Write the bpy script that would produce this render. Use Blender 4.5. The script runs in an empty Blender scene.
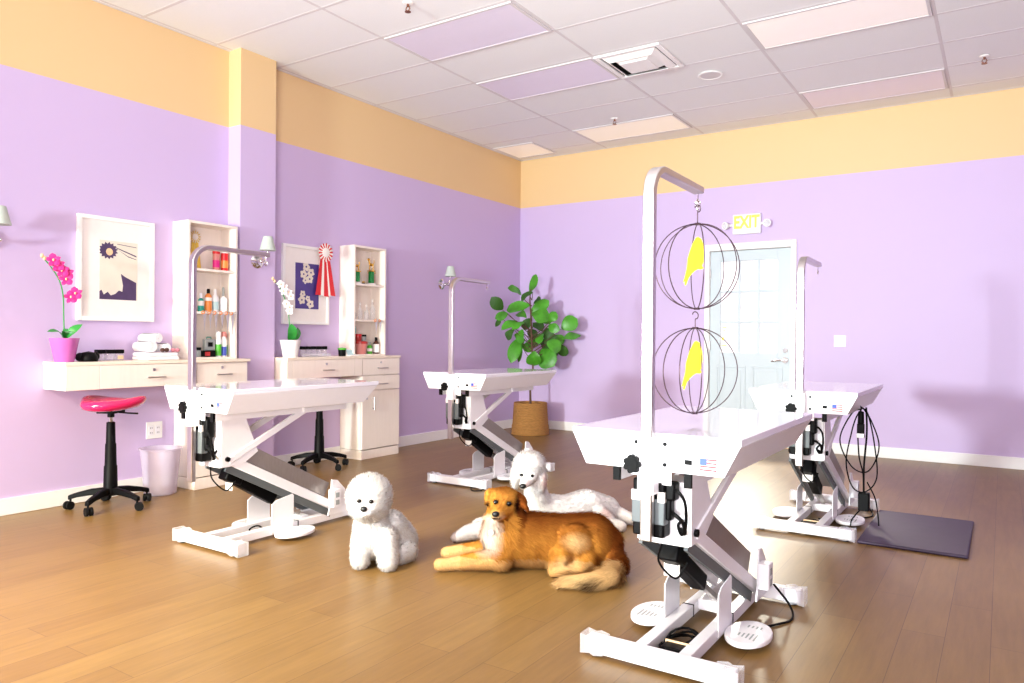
import bpy, bmesh, math, random
import numpy as np
from mathutils import Vector, Matrix, Quaternion
random.seed(7); rng = np.random.default_rng(7)
scn = bpy.context.scene
COL = scn.collection
PI = math.pi
R = math.radians

# ------------------------------------------------------------------ materials
def lin(c):
    if isinstance(c, str):
        c = tuple(int(c[i:i+2], 16) for i in (0, 2, 4))
    return tuple(((v/255)/12.92 if v/255 <= .04045 else ((v/255+.055)/1.055)**2.4) for v in c)

def mat(name, c, rough=.5, metal=0., var=.06, scale=30., spec=.5, trans=0., alpha=1., emit=None, es=0., stretch=None, sheen=0., coat=0., bump=0.):
    m = bpy.data.materials.new(name); m.use_nodes = True
    nt = m.node_tree; b = nt.nodes['Principled BSDF']
    c = lin(c)
    tc = nt.nodes.new('ShaderNodeTexCoord')
    mp = nt.nodes.new('ShaderNodeMapping')
    nt.links.new(tc.outputs['Object'], mp.inputs['Vector'])
    if stretch: mp.inputs['Scale'].default_value = stretch
    nz = nt.nodes.new('ShaderNodeTexNoise'); nz.inputs['Scale'].default_value = scale; nz.inputs['Detail'].default_value = 3
    nt.links.new(mp.outputs['Vector'], nz.inputs['Vector'])
    cr = nt.nodes.new('ShaderNodeMix'); cr.data_type = 'RGBA'
    cr.inputs[6].default_value = tuple(v*(1-var) for v in c)+(1,)
    cr.inputs[7].default_value = tuple(min(1, v*(1+var)) for v in c)+(1,)
    nt.links.new(nz.outputs['Fac'], cr.inputs[0])
    nt.links.new(cr.outputs[2], b.inputs['Base Color'])
    b.inputs['Roughness'].default_value = rough
    b.inputs['Metallic'].default_value = metal
    b.inputs['Specular IOR Level'].default_value = spec
    b.inputs['Transmission Weight'].default_value = trans
    b.inputs['Alpha'].default_value = alpha
    b.inputs['Coat Weight'].default_value = coat
    b.inputs['Sheen Weight'].default_value = sheen
    if emit:
        b.inputs['Emission Color'].default_value = lin(emit)+(1,); b.inputs['Emission Strength'].default_value = es
    if bump:
        bp = nt.nodes.new('ShaderNodeBump'); bp.inputs['Strength'].default_value = bump
        nt.links.new(nz.outputs['Fac'], bp.inputs['Height']); nt.links.new(bp.outputs['Normal'], b.inputs['Normal'])
    return m

M = {}
M['white'] = mat('white_powder_coat', 'f1eef1', .3, var=.02)
M['white_matte'] = mat('white_paint', 'f4f1ee', .5, var=.02)
M['laminate'] = mat('table_laminate', 'e6e2ea', .1, var=.02, spec=.6, coat=.3)
M['steel'] = mat('brushed_steel', 'b9b2ae', .32, 1., var=.1, scale=60, stretch=(1, 1, 20))
M['alum'] = mat('satin_aluminium', 'c9c2c2', .28, 1., var=.05, scale=40)
M['chrome'] = mat('chrome', 'e8e6e8', .08, 1., var=.03)
M['grey_plate'] = mat('grey_steel_plate', '9b938f', .35, .6, var=.12, scale=20, stretch=(1, 4, 1))
M['black'] = mat('black_plastic', '070607', .5, var=.2, spec=.12)
M['rubber'] = mat('black_rubber', '0e0d0e', .7, var=.2, spec=.2)
M['dark_mat'] = mat('anti_fatigue_mat', '38283f', .55, var=.18, scale=14, bump=.15)
M['cream'] = mat('cream_wood_laminate', 'f0e3d8', .42, var=.045, scale=8, stretch=(6, 6, .6))
M['cream_top'] = mat('cream_wood_worktop', 'efdfcd', .38, var=.05, scale=8, stretch=(6, .6, 6))
M['wrap'] = mat('clear_plastic_wrap', 'f4f2f6', .12, var=.05, alpha=.3, bump=.6, scale=50)
M['frost'] = mat('frosted_plastic', 'dccfe0', .4, var=.03, alpha=.42)
M['pink'] = mat('pink_vinyl', 'd81a5c', .2, var=.05, coat=.5)
M['pinkpot'] = mat('pink_glazed_pot', 'c566b4', .25, var=.05)
M['whitepot'] = mat('white_glazed_pot', 'f3eeee', .25, var=.02)
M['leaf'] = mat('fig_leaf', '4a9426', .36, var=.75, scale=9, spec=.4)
M['leafunder'] = mat('fig_leaf_underside', '33591f', .5, var=.7, scale=5, spec=.3)  # dark underside green, given to every third leaf
M['leafdark'] = mat('orchid_leaf', '2f8f38', .35, var=.3, scale=10)
M['bark'] = mat('brown_bark', '5c4031', .8, var=.3)
M['soil'] = mat('dark_soil', '3a2b22', .95, var=.4)
M['petal'] = mat('magenta_petal', 'd8177f', .5, var=.2)
M['petalw'] = mat('white_petal', 'f6eef0', .5, var=.05)
M['petalc'] = mat('petal_centre', 'f2c79b', .5, var=.2)
M['red'] = mat('red_satin', 'd61420', .4, var=.08)
M['ivory'] = mat('ivory_satin', 'f3ece6', .45, var=.03)
M['yellow'] = mat('yellow_metal_painted_glow', 'ffe81c', .45, var=.04, emit='ffe81c', es=.12)  # slight glow painted into the bird metal, which is no lamp
M['wire'] = mat('dark_bronze_wire', '4b3540', .35, .5, var=.1)
M['towel'] = mat('white_terry_cloth', 'f6f2f4', .95, var=.03, scale=120, bump=.5)
M['shade'] = mat('pale_grey_lamp_shade', 'bcc4bb', .6, var=.02)
M['glass'] = mat('clear_glass', 'f4f4f6', .06, var=.02, alpha=.28, spec=.8)
M['green'] = mat('green_plastic', '4fae2c', .35, var=.08)
M['teal'] = mat('teal_plastic', '22a08e', .35, var=.08)
M['orange'] = mat('orange_liquid', 'e98a3f', .3, var=.08)
M['blue'] = mat('blue_plastic', '3b4fb2', .35, var=.08)
M['paleblue'] = mat('pale_blue_label', 'b9dbe0', .4, var=.05)
M['gold'] = mat('gold_metal', 'd9a84a', .25, 1., var=.05)
M['trophygreen'] = mat('green_foil', '17803a', .2, .4, var=.2, scale=50)
M['marble'] = mat('white_marble', 'ece6e2', .2, var=.08)
M['greycloth'] = mat('grey_plastic', '9aa09f', .4, var=.06)
M['greyband'] = mat('dark_grey_plastic', '5d6264', .45, var=.06)
M['brownglass'] = mat('brown_glass', '4a2416', .12, var=.1)
M['pinkjar'] = mat('salmon_plastic', 'd2837c', .4, var=.06)
M['redbrown'] = mat('red_plastic', 'b32d2a', .35, var=.06)
M['yellowcloth'] = mat('yellow_satin', 'e9c24a', .5, var=.08)
M['gasket'] = mat('dark_gap', '2a2224', .9, var=.1)
M['door'] = mat('pale_grey_door_paint', 'c6cfd4', .4, var=.015)
M['dogwhite'] = mat('white_fur', 'f8f1ec', .9, var=.03)
M['dognose'] = mat('black_nose', '0c090a', .4, var=.2)
M['eye'] = mat('dark_eye', '0a0605', .12, var=.1, spec=.3)
M['purpleprint'] = mat('purple_photo_ground', '4b3a86', .4, var=.25, scale=9)
M['darkprint'] = mat('dark_photo_ground', '4d3a5e', .4, var=.3, scale=20)
M['creamprint'] = mat('cream_photo_petal', 'e6dccb', .4, var=.12, scale=9)
M['diffuser'] = mat('acrylic_light_diffuser', 'e4dbea', .3, var=.03, scale=80, emit='e0d4f0', es=.05)  # reflected lavender and a faint glow painted in; the panels are unlit
M['diffuserwarm'] = mat('acrylic_light_diffuser_painted_glow', 'f6efe6', .25, var=.02, scale=80, emit='fff4e6', es=.22)  # brighter copy with a stronger painted glow for unlit panels
M['brass'] = mat('sprinkler_metal', '8a5a44', .35, .8, var=.1)
M['flagblue'] = mat('flag_blue', '3450b0', .5, var=.03)
M['flagred'] = mat('flag_red', 'd03c42', .5, var=.03)
M['brownbow'] = mat('dark_brown_cloth', '4a2a22', .7, var=.2)
M['pinkbow'] = mat('rose_cloth', 'd98a9a', .7, var=.1)
M['exityellow'] = mat('yellow_sign_letter', 'fff04a', .4, var=.02, emit='fff04a', es=.5)
M['silver'] = mat('polished_silver', 'e2e0e0', .35, .8, var=.03)

def wall_material():
    m = bpy.data.materials.new('lavender_and_yellow_wall_paint'); m.use_nodes = True
    nt = m.node_tree; b = nt.nodes['Principled BSDF']; L = nt.links.new
    g = nt.nodes.new('ShaderNodeNewGeometry'); s = nt.nodes.new('ShaderNodeSeparateXYZ'); L(g.outputs['Position'], s.inputs[0])
    gt = nt.nodes.new('ShaderNodeMath'); gt.operation = 'GREATER_THAN'; gt.inputs[1].default_value = 2.887; L(s.outputs['Z'], gt.inputs[0])
    mx = nt.nodes.new('ShaderNodeMix'); mx.data_type = 'RGBA'
    mx.inputs[6].default_value = lin((205, 182, 220))+(1,); mx.inputs[7].default_value = lin((230, 196, 146))+(1,)
    L(gt.outputs[0], mx.inputs[0])
    nz = nt.nodes.new('ShaderNodeTexNoise'); nz.inputs['Scale'].default_value = 220; L(g.outputs['Position'], nz.inputs['Vector'])
    bp = nt.nodes.new('ShaderNodeBump'); bp.inputs['Strength'].default_value = .05; L(nz.outputs['Fac'], bp.inputs['Height'])
    L(bp.outputs['Normal'], b.inputs['Normal']); L(mx.outputs[2], b.inputs['Base Color'])
    b.inputs['Roughness'].default_value = .5; b.inputs['Specular IOR Level'].default_value = .4
    return m
M['wall'] = wall_material()

def floor_material():
    m = bpy.data.materials.new('oak_plank_floor'); m.use_nodes = True
    nt = m.node_tree; b = nt.nodes['Principled BSDF']; L = nt.links.new; N = nt.nodes.new
    g = N('ShaderNodeNewGeometry'); mp = N('ShaderNodeMapping'); mp.inputs['Rotation'].default_value = (0, 0, R(90)); L(g.outputs['Position'], mp.inputs['Vector'])
    br = N('ShaderNodeTexBrick'); L(mp.outputs['Vector'], br.inputs['Vector'])
    br.inputs['Scale'].default_value = 1; br.inputs['Brick Width'].default_value = 1.22; br.inputs['Row Height'].default_value = .152
    br.inputs['Mortar Size'].default_value = .0012; br.inputs['Mortar Smooth'].default_value = .3; br.offset = .37
    br.inputs['Color1'].default_value = lin((137, 105, 58))+(1,); br.inputs['Color2'].default_value = lin((127, 95, 52))+(1,)
    br.inputs['Mortar'].default_value = lin((92, 66, 40))+(1,)
    mp2 = N('ShaderNodeMapping'); mp2.inputs['Scale'].default_value = (14, 1.3, 1); L(g.outputs['Position'], mp2.inputs['Vector'])
    nz = N('ShaderNodeTexNoise'); nz.inputs['Scale'].default_value = 2.2; nz.inputs['Detail'].default_value = 6; nz.inputs['Roughness'].default_value = .62; L(mp2.outputs['Vector'], nz.inputs['Vector'])
    rp = N('ShaderNodeMapRange'); rp.inputs[1].default_value = .3; rp.inputs[2].default_value = .7; rp.inputs[3].default_value = .84; rp.inputs[4].default_value = 1.1; L(nz.outputs['Fac'], rp.inputs[0])
    mx = N('ShaderNodeMix'); mx.data_type = 'RGBA'; mx.blend_type = 'MULTIPLY'; mx.inputs[0].default_value = 1
    L(br.outputs['Color'], mx.inputs[6]); L(rp.outputs[0], mx.inputs[7]); L(mx.outputs[2], b.inputs['Base Color'])
    b.inputs['Roughness'].default_value = .38; b.inputs['Specular IOR Level'].default_value = .4
    bp = N('ShaderNodeBump'); bp.inputs['Strength'].default_value = .04; L(nz.outputs['Fac'], bp.inputs['Height']); L(bp.outputs['Normal'], b.inputs['Normal'])
    return m
M['floor'] = floor_material()
M['ceil'] = mat('mineral_fibre_ceiling_tile', 'ecebea', .85, var=.05, scale=160)
M['tbar'] = mat('ceiling_grid_metal', 'd8d2d2', .7, var=.02)

def fur_material(name, tr=.45):
    m = bpy.data.materials.new(name); m.use_nodes = True
    nt = m.node_tree; nt.nodes.remove(nt.nodes['Principled BSDF']); out = nt.nodes['Material Output']
    a = nt.nodes.new('ShaderNodeAttribute'); a.attribute_name = 'Col'
    nz = nt.nodes.new('ShaderNodeTexNoise'); nz.inputs['Scale'].default_value = 60
    mx = nt.nodes.new('ShaderNodeMix'); mx.data_type = 'RGBA'; mx.blend_type = 'MULTIPLY'; mx.inputs[0].default_value = .12
    nt.links.new(a.outputs['Color'], mx.inputs[6]); nt.links.new(nz.outputs['Fac'], mx.inputs[7])
    d = nt.nodes.new('ShaderNodeBsdfDiffuse'); t = nt.nodes.new('ShaderNodeBsdfTranslucent'); ms = nt.nodes.new('ShaderNodeMixShader'); ms.inputs[0].default_value = tr
    nt.links.new(mx.outputs[2], d.inputs['Color']); nt.links.new(mx.outputs[2], t.inputs['Color'])
    nt.links.new(d.outputs[0], ms.inputs[1]); nt.links.new(t.outputs[0], ms.inputs[2]); nt.links.new(ms.outputs[0], out.inputs['Surface'])
    return m
M['fur_tan'] = fur_material('tan_dog_coat', .3); M['skin_tan'] = fur_material('tan_dog_undercoat', 0); M['skin_white'] = fur_material('white_dog_undercoat', 0)
M['fur_white'] = fur_material('white_dog_coat', .5)

# ------------------------------------------------------------------ mesh builder
def frame_of(d):
    d = Vector(d).normalized(); q = Vector((0, 0, 1)).rotation_difference(d)
    return q.to_matrix()

class MB:
    def __init__(s): s.v = []; s.f = []; s.m = []; s.mi = 0
    def add(s, vs, fs):
        o = len(s.v); s.v += [tuple(v) for v in vs]
        for f in fs: s.f.append([i+o for i in f]); s.m.append(s.mi)
        return s
    def box(s, x0, x1, y0, y1, z0, z1):
        return s.hexa([(x0, y0, z0), (x1, y0, z0), (x1, y1, z0), (x0, y1, z0), (x0, y0, z1), (x1, y0, z1), (x1, y1, z1), (x0, y1, z1)])
    def hexa(s, p):
        return s.add(p, [(3, 2, 1, 0), (4, 5, 6, 7), (0, 1, 5, 4), (1, 2, 6, 5), (2, 3, 7, 6), (3, 0, 4, 7)])
    def bar(s, p0, p1, w, h, side=(1, 0, 0)):
        p0, p1 = Vector(p0), Vector(p1); d = (p1-p0).normalized(); a = Vector(side); a = (a-d*a.dot(d)).normalized(); b = d.cross(a)
        a = a*w/2; b = b*h/2
        return s.hexa([p0-a-b, p0+a-b, p0+a+b, p0-a+b, p1-a-b, p1+a-b, p1+a+b, p1-a+b])
    def cyl(s, p0, p1, r0, r1=None, n=16):
        r1 = r0 if r1 is None else r1
        p0, p1 = Vector(p0), Vector(p1); m = frame_of(p1-p0)
        vs = []
        for p, r in ((p0, r0), (p1, r1)):
            for i in range(n):
                t = 2*PI*i/n; vs.append(p+m@Vector((r*math.cos(t), r*math.sin(t), 0)))
        fs = [(i, (i+1) % n, n+(i+1) % n, n+i) for i in range(n)]+[tuple(range(n))[::-1], tuple(range(n, 2*n))]
        return s.add(vs, fs)
    def tube(s, pts, r, n=8, closed=False):
        pts = [Vector(p) for p in pts]; k = len(pts); vs = []
        rr = r if isinstance(r, (list, tuple)) else [r]*k
        prev = None; nrm = None
        for i, p in enumerate(pts):
            if closed: t = (pts[(i+1) % k]-pts[i-1]).normalized()
            else: t = (pts[min(i+1, k-1)]-pts[max(i-1, 0)]).normalized()
            if nrm is None:
                nrm = t.orthogonal().normalized()
            else:
                nrm = (prev.rotation_difference(t)@nrm); nrm = (nrm-t*nrm.dot(t)).normalized()
            prev = t; b = t.cross(nrm)
            for j in range(n):
                a = 2*PI*j/n; vs.append(p+(nrm*math.cos(a)+b*math.sin(a))*rr[i])
        fs = []
        for i in range(k if closed else k-1):
            for j in range(n):
                a, b_ = i*n+j, i*n+(j+1) % n; c, d = ((i+1) % k)*n+(j+1) % n, ((i+1) % k)*n+j
                fs.append((a, b_, c, d))
        if not closed: fs += [tuple(range(n))[::-1], tuple(range((k-1)*n, k*n))]
        return s.add(vs, fs)
    def sweep(s, pts, sec, xdir=(1, 0, 0)):
        """rectangular section (list of (a,b)) swept along pts lying in a plane whose normal is xdir"""
        pts = [Vector(p) for p in pts]; k = len(pts); n = len(sec); x = Vector(xdir).normalized(); vs = []
        for i, p in enumerate(pts):
            t = (pts[min(i+1, k-1)]-pts[max(i-1, 0)]).normalized(); b = t.cross(x).normalized()
            for a_, b_ in sec: vs.append(p+x*a_+b*b_)
        fs = [(i*n+j, i*n+(j+1) % n, (i+1)*n+(j+1) % n, (i+1)*n+j) for i in range(k-1) for j in range(n)]
        fs += [tuple(range(n))[::-1], tuple(range((k-1)*n, k*n))]
        return s.add(vs, fs)
    def lathe(s, prof, c=(0, 0, 0), n=24, axis=(0, 0, 1)):
        m = frame_of(axis); c = Vector(c); vs = []; fs = []
        for r, z in prof:
            for i in range(n):
                t = 2*PI*i/n; vs.append(c+m@Vector((r*math.cos(t), r*math.sin(t), z)))
        k = len(prof)
        for i in range(k-1):
            for j in range(n): fs.append((i*n+j, i*n+(j+1) % n, (i+1)*n+(j+1) % n, (i+1)*n+j))
        if prof[0][0] > 1e-5: fs.append(tuple(range(n))[::-1])
        if prof[-1][0] > 1e-5: fs.append(tuple(range((k-1)*n, k*n)))
        return s.add(vs, fs)
    def prism(s, poly, a, b, f):
        """poly 2-D outline; f(u,v,w) -> 3-D; extruded from w=a to w=b"""
        n = len(poly); vs = [f(u, v, a) for u, v in poly]+[f(u, v, b) for u, v in poly]
        return s.add(vs, [tuple(range(n))[::-1], tuple(range(n, 2*n))]+[(i, (i+1) % n, n+(i+1) % n, n+i) for i in range(n)])
    def ball(s, c, r, m=None, nu=18, nv=11):
        c = Vector(c); rx, ry, rz = r if isinstance(r, (list, tuple)) else (r, r, r); m = m or Matrix.Identity(3); vs = []; fs = []
        for i in range(1, nv):
            ph = PI*i/nv
            for j in range(nu):
                t = 2*PI*j/nu; vs.append(c+m@Vector((rx*math.sin(ph)*math.cos(t), ry*math.sin(ph)*math.sin(t), rz*math.cos(ph))))
        for i in range(nv-2):
            for j in range(nu): fs.append((i*nu+j, i*nu+(j+1) % nu, (i+1)*nu+(j+1) % nu, (i+1)*nu+j))
        top = len(vs); vs += [c+m@Vector((0, 0, rz)), c+m@Vector((0, 0, -rz))]
        for j in range(nu):
            fs.append((top, (j+1) % nu, j)); fs.append((top+1, (nv-2)*nu+j, (nv-2)*nu+(j+1) % nu))
        return s.add(vs, fs)
    def build(s, name, mats, parent=None, bevel=0, seg=2, smooth=38, recalc=True):
        me = bpy.data.meshes.new(name); me.from_pydata(s.v, [], s.f)
        for m in (mats if isinstance(mats, (list, tuple)) else [mats]): me.materials.append(m)
        me.polygons.foreach_set('material_index', s.m)
        if recalc:
            bm = bmesh.new(); bm.from_mesh(me); bmesh.ops.recalc_face_normals(bm, faces=bm.faces); bm.to_mesh(me); bm.free()
        me.shade_smooth()
        if smooth < 180: me.set_sharp_from_angle(angle=R(smooth))
        me.update()
        o = bpy.data.objects.new(name, me); COL.objects.link(o)
        if parent: o.parent = parent
        if bevel:
            b = o.modifiers.new('bevel', 'BEVEL'); b.width = bevel; b.segments = seg; b.limit_method = 'ANGLE'; b.angle_limit = R(40)
        return o

def tag(o, label=None, cat=None, group=None, kind=None):
    if label: o['label'] = label
    if cat: o['category'] = cat
    if group: o['group'] = group
    if kind: o['kind'] = kind
    return o
def thing(name, label, cat, loc=(0, 0, 0), rz=0, group=None):
    o = bpy.data.objects.new(name, None); COL.objects.link(o); o.location = loc; o.rotation_euler = (0, 0, rz); o.empty_display_size = .1
    return tag(o, label, cat, group)
def dup(root, loc, rz=None, label=None):
    def cp(o, par):
        c = o.copy(); COL.objects.link(c); c.parent = par
        for ch in list(o.children): cp(ch, c)
        return c
    r = cp(root, None); r.location = loc
    if rz is not None: r.rotation_euler = (0, 0, rz)
    if label: r['label'] = label
    return r
def struct(name, mb, m, parent=None, **k):
    o = mb.build(name, m, parent, **k); o['kind'] = 'structure'; return o
def text_mesh(name, body, size, depth, m, parent, mw):
    cu = bpy.data.curves.new(name, 'FONT'); cu.body = body; cu.size = size; cu.extrude = depth; cu.offset = .006; cu.align_x = 'CENTER'; cu.align_y = 'CENTER'
    t = bpy.data.objects.new(name+'_curve', cu); COL.objects.link(t)
    dg = bpy.context.evaluated_depsgraph_get(); dg.update()
    me = bpy.data.meshes.new_from_object(t.evaluated_get(dg)); bpy.data.objects.remove(t); bpy.data.curves.remove(cu)
    me.materials.clear(); me.materials.append(m); me.name = name
    o = bpy.data.objects.new(name, me); COL.objects.link(o); o.parent = parent; o.matrix_local = mw
    return o
def arc(c, r, a0, a1, n, f):
    return [f(c[0]+r*math.cos(a0+(a1-a0)*i/n), c[1]+r*math.sin(a0+(a1-a0)*i/n)) for i in range(n+1)]
def spline(pts, n=8):
    pts = [Vector(p) for p in pts]; out = []
    q = [pts[0]*2-pts[1]]+pts+[pts[-1]*2-pts[-2]]
    for i in range(1, len(q)-2):
        for k in range(n):
            t = k/n; a, b, c, d = q[i-1], q[i], q[i+1], q[i+2]
            out.append(.5*((2*b)+(c-a)*t+(2*a-5*b+4*c-d)*t*t+(3*b-a-3*c+d)*t**3))
    out.append(pts[-1]); return out

# ------------------------------------------------------------------ camera (lens and position recovered from the ceiling grid)
cam = bpy.data.cameras.new('camera'); co = bpy.data.objects.new('camera', cam); COL.objects.link(co)
cam.sensor_width = 36; cam.lens = 742.51/1024*36; cam.clip_start = .05
rv, uv, fv = Vector((.83417935, .55142911, .00841135)), Vector((-.0095236, -.0008461, .9999543)), Vector((-.55141102, .83422133, -.0045458))
mw = Matrix((rv, uv, -fv)).transposed().to_4x4(); mw.translation = (5.34755, -8.26914, 1.16764); co.matrix_world = mw
scn.camera = co

# ------------------------------------------------------------------ setting
H = 3.514; XR = 8.2; YB = -12.0
struct('floor', MB().box(-.12, XR+.12, YB, .12, -.1, 0), M['floor'])
struct('ceiling', MB().box(-.12, XR+.12, YB, .12, H, H+.08), M['ceil'])
struct('wall_left', MB().box(-.12, 0, YB, 0, 0, H), M['wall'])
struct('wall_right', MB().box(XR, XR+.12, YB, 0, 0, H), M['wall'])  # unseen wall, put in to keep light off the floor there
DX0, DX1, DZ = 2.565, 3.452, 2.165
struct('wall_back', MB().box(-.12, DX0-.01, 0, .12, 0, H).box(DX1+.01, XR+.12, 0, .12, 0, H).box(DX0-.01, DX1+.01, 0, .12, DZ+.01, H), M['wall'])
struct('wall_pilaster', MB().box(0, .155, -4.446, -4.095, 0, H), M['wall'])
struct('baseboard_left', MB().box(0, .014, YB, -4.922, 0, .11).box(0, .014, -4.095, -3.192, 0, .11).box(0, .014, -2.668, 0, 0, .11).box(.155, .169, -4.446, -4.095, 0, .11), M['white_matte'], bevel=.003)
struct('baseboard_back', MB().box(0, 2.51, -.014, 0, 0, .11).box(3.515, XR, -.014, 0, 0, .11), M['white_matte'], bevel=.003)
g = MB(); S = .6096; OX, OY = 1.263, -.326
for k in range(-1, 6):
    x = OX+2*S*k; g.box(x-.012, x+.012, YB, 0, H-.0015, H)
for k in range(0, 20):
    y = OY-S*k; g.box(0, XR, y-.012, y+.012, H-.0014, H)
g.box(0, .02, YB, 0, H-.004, H).box(0, XR, -.02, 0, H-.004, H)
struct('trim_1', g, M['tbar'])

# door
dr = struct('door_1', MB().box(DX0, 2.681, .03, .075, .01, DZ).box(3.305, DX1, .03, .075, .01, DZ).box(2.681, 3.305, .03, .075, .01, 1.03).box(2.681, 3.305, .03, .075, 2.05, DZ)
            .box(2.681, 3.305, .04, .065, 1.355, 1.385).box(2.681, 3.305, .04, .065, 1.695, 1.725).box(2.872, 2.902, .0385, .0665, 1.02, 2.06).box(3.084, 3.114, .0385, .0665, 1.02, 2.06), M['door'], bevel=.003)
struct('door_frame', MB().box(2.512, DX0, -.022, .12, 0, 2.245).box(DX1, 3.51, -.022, .12, 0, 2.245).box(DX0, DX1, -.022, .12, DZ+.004, 2.245), M['white_matte'], dr, bevel=.006)
for i in range(3):
    for j in range(3):
        x0 = (2.681, 2.902, 3.114)[i]; x1 = (2.872, 3.084, 3.305)[i]; z0 = (1.03, 1.385, 1.725)[j]; z1 = (1.355, 1.695, 2.05)[j]
        struct('pane', MB().box(x0, x1, .050, .055, z0, z1), M['glass'], dr)
for x0, x1 in ((2.64, 2.97), (3.04, 3.37)):
    pm = MB()
    for a in ((x0, x1, .18, .2), (x0, x1, .86, .88), (x0, x0+.02, .2, .86), (x1-.02, x1, .2, .86)): pm.box(a[0], a[1], .022, .031, a[2], a[3])
    pm.box(x0+.05, x1-.05, .024, .031, .23, .83)
    struct('door_panel', pm, M['door'], dr, bevel=.003)
for z in (.35, 1.1, 1.92): struct('hinge', MB().cyl((DX0, .02, z-.05), (DX0, .02, z+.05), .008), M['alum'], dr)
hd = struct('handle', MB().cyl((3.395, .03, .955), (3.395, .008, .955), .034, n=24).cyl((3.395, .01, .955), (3.395, -.03, .955), .011).tube(spline([(3.395, -.03, .955), (3.36, -.035, .955), (3.30, -.032, .95), (3.262, -.025, .94)]), .0105, 10), M['chrome'], dr)
struct('lock', MB().cyl((3.395, .03, 1.06), (3.395, .012, 1.06), .026, n=20), M['chrome'], dr)
dc = MB()
for z, x0, x1 in ((1.36, 2.70, 2.745), (1.30, 2.70, 2.75), (1.27, 2.71, 2.735), (1.17, 2.695, 2.715), (1.10, 2.69, 2.75)): dc.box(x0, x1, .048, .0495, z, z+.009)
dc.prism([(2.69, 1.19), (2.71, 1.15), (2.72, 1.2)], .048, .0495, lambda u, v, w: (u, w, v))
struct('window_sticker', dc, M['exityellow'], dr)

# unseen shop front behind the camera (low wall, posts, header), openings shaped to control light
wf = MB().box(-.12, XR+.12, YB-.15, YB, 0, .45).box(-.12, XR+.12, YB-.15, YB, 2.7, H)
wf.box(0, 1.0, YB-.15, YB, .45, 2.7)  # solid bay added to block light on the near end of wall_left
for x in (-.12, 3.4, 5.9, XR): wf.box(x, x+.12, YB-.15, YB, .45, 3.1)
struct('wall_front', wf, M['white_matte'])

# ------------------------------------------------------------------ ceiling fittings
def troffer(loc, label, w, d, m):
    t = thing('ceiling_light', label, 'ceiling light', loc, 0, 'recessed ceiling light panels')
    f = MB(); e = .022
    f.box(-w/2, w/2, -d/2, -d/2+e, -.012, -.002).box(-w/2, w/2, d/2-e, d/2, -.012, -.002).box(-w/2, -w/2+e, -d/2+e, d/2-e, -.012, -.002).box(w/2-e, w/2, -d/2+e, d/2-e, -.012, -.002)
    f.build('frame', M['tbar'], t)
    MB().box(-w/2+e, w/2-e, -d/2+e, d/2-e, -.009, -.002).build('diffuser', m, t)
    return t
def cell(i, k): return (OX+2*S*i+S, OY-S*k-S/2, H)
ws, ds = 2*S-.03, S-.03
troffer(cell(0, 5), 'lavender ceiling light panel closest to the yellow pilaster top', ws, ds, M['diffuser'])
troffer(cell(0, 3), 'lavender ceiling light panel beside the square air vent', ws, ds, M['diffuser'])
troffer(cell(0, 0), 'pale ceiling light panel against the back wall above the tall fig', ws, ds, M['diffuserwarm'])
troffer(cell(2, 3), 'brightest large white ceiling light panel near the top edge', ws, ds, M['diffuserwarm'])
troffer(cell(2, 0), 'pale ceiling light panel close to the back wall above the exit door', ws, ds, M['diffuser'])
troffer((.355, -.46, H), 'small square pale light panel in the far ceiling corner', .57, .57, M['diffuserwarm'])

v = thing('air_vent', 'square louvred air vent in the ceiling tiles', 'vent', (2.77, -2.46, H))
f = MB()
for a, b in ((.29, .25), ):
    f.box(-a, a, -a, -b, -.02, -.002).box(-a, a, b, a, -.02, -.002).box(-a, -b, -b, b, -.02, -.002).box(b, a, -b, b, -.02, -.002)
f.build('frame', M['white_matte'], v, bevel=.004)
MB().box(-.25, .25, -.25, .25, -.004, -.002).build('duct_opening', M['black'], v)
for a in (.235, .17):
    l = MB(); zz, z2 = -.012, -.045; b = a-.05
    for s1 in range(4):
        c, sn = [(1, 0), (0, 1), (-1, 0), (0, -1)][s1]
        rot = lambda x, y: (x*c-y*sn, x*sn+y*c)
        P = [(-a, -a, zz), (a, -a, zz), (b, -b, z2), (-b, -b, z2)]
        Q = [(x, y, z+.004) for x, y, z in P]
        l.hexa([rot(x, y)+(z,) for x, y, z in P]+[rot(x, y)+(z,) for x, y, z in Q])
    l.build('louvre', M['white_matte'], v)
MB().box(-.125, .125, -.125, .125, -.05, -.045).build('centre_plate', M['white_matte'], v, bevel=.004)
sp = thing('ceiling_speaker', 'round flush speaker grille in the ceiling', 'speaker', (3.17, -1.83, H))
MB().lathe([(.085, -.002), (.105, -.004), (.11, -.012), (.095, -.016), (.09, -.012)], n=32).build('rim', M['white_matte'], sp)
MB().lathe([(.088, -.003), (.088, -.012), (.0, -.013)], n=32).build('grille', M['tbar'], sp)
def sprinkler(loc, label):
    t = thing('fire_sprinkler', label, 'sprinkler', loc, 0, 'fire sprinklers in the ceiling')
    MB().lathe([(.038, -.001), (.036, -.008), (.02, -.012)], n=20).build('escutcheon', M['white_matte'], t)
    MB().cyl((0, 0, -.01), (0, 0, -.03), .009).tube([(-.012, 0, -.028), (-.018, 0, -.045), (0, 0, -.062)], .004, 6).tube([(.012, 0, -.028), (.018, 0, -.045), (0, 0, -.062)], .004, 6).cyl((0, 0, -.062), (0, 0, -.066), .022).build('nozzle', M['brass'], t)
    return t
s0 = sprinkler((1.845, -4.33, H), 'brass fire sprinkler at the top edge near the lavender panels')
dup(s0, (1.88, -1.08, H), None, 'brass fire sprinkler above the tall wire-sphere pole, near the back wall')
dup(s0, (5.20, -1.06, H), None, 'brass fire sprinkler in the ceiling beyond the brightest panel')

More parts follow.
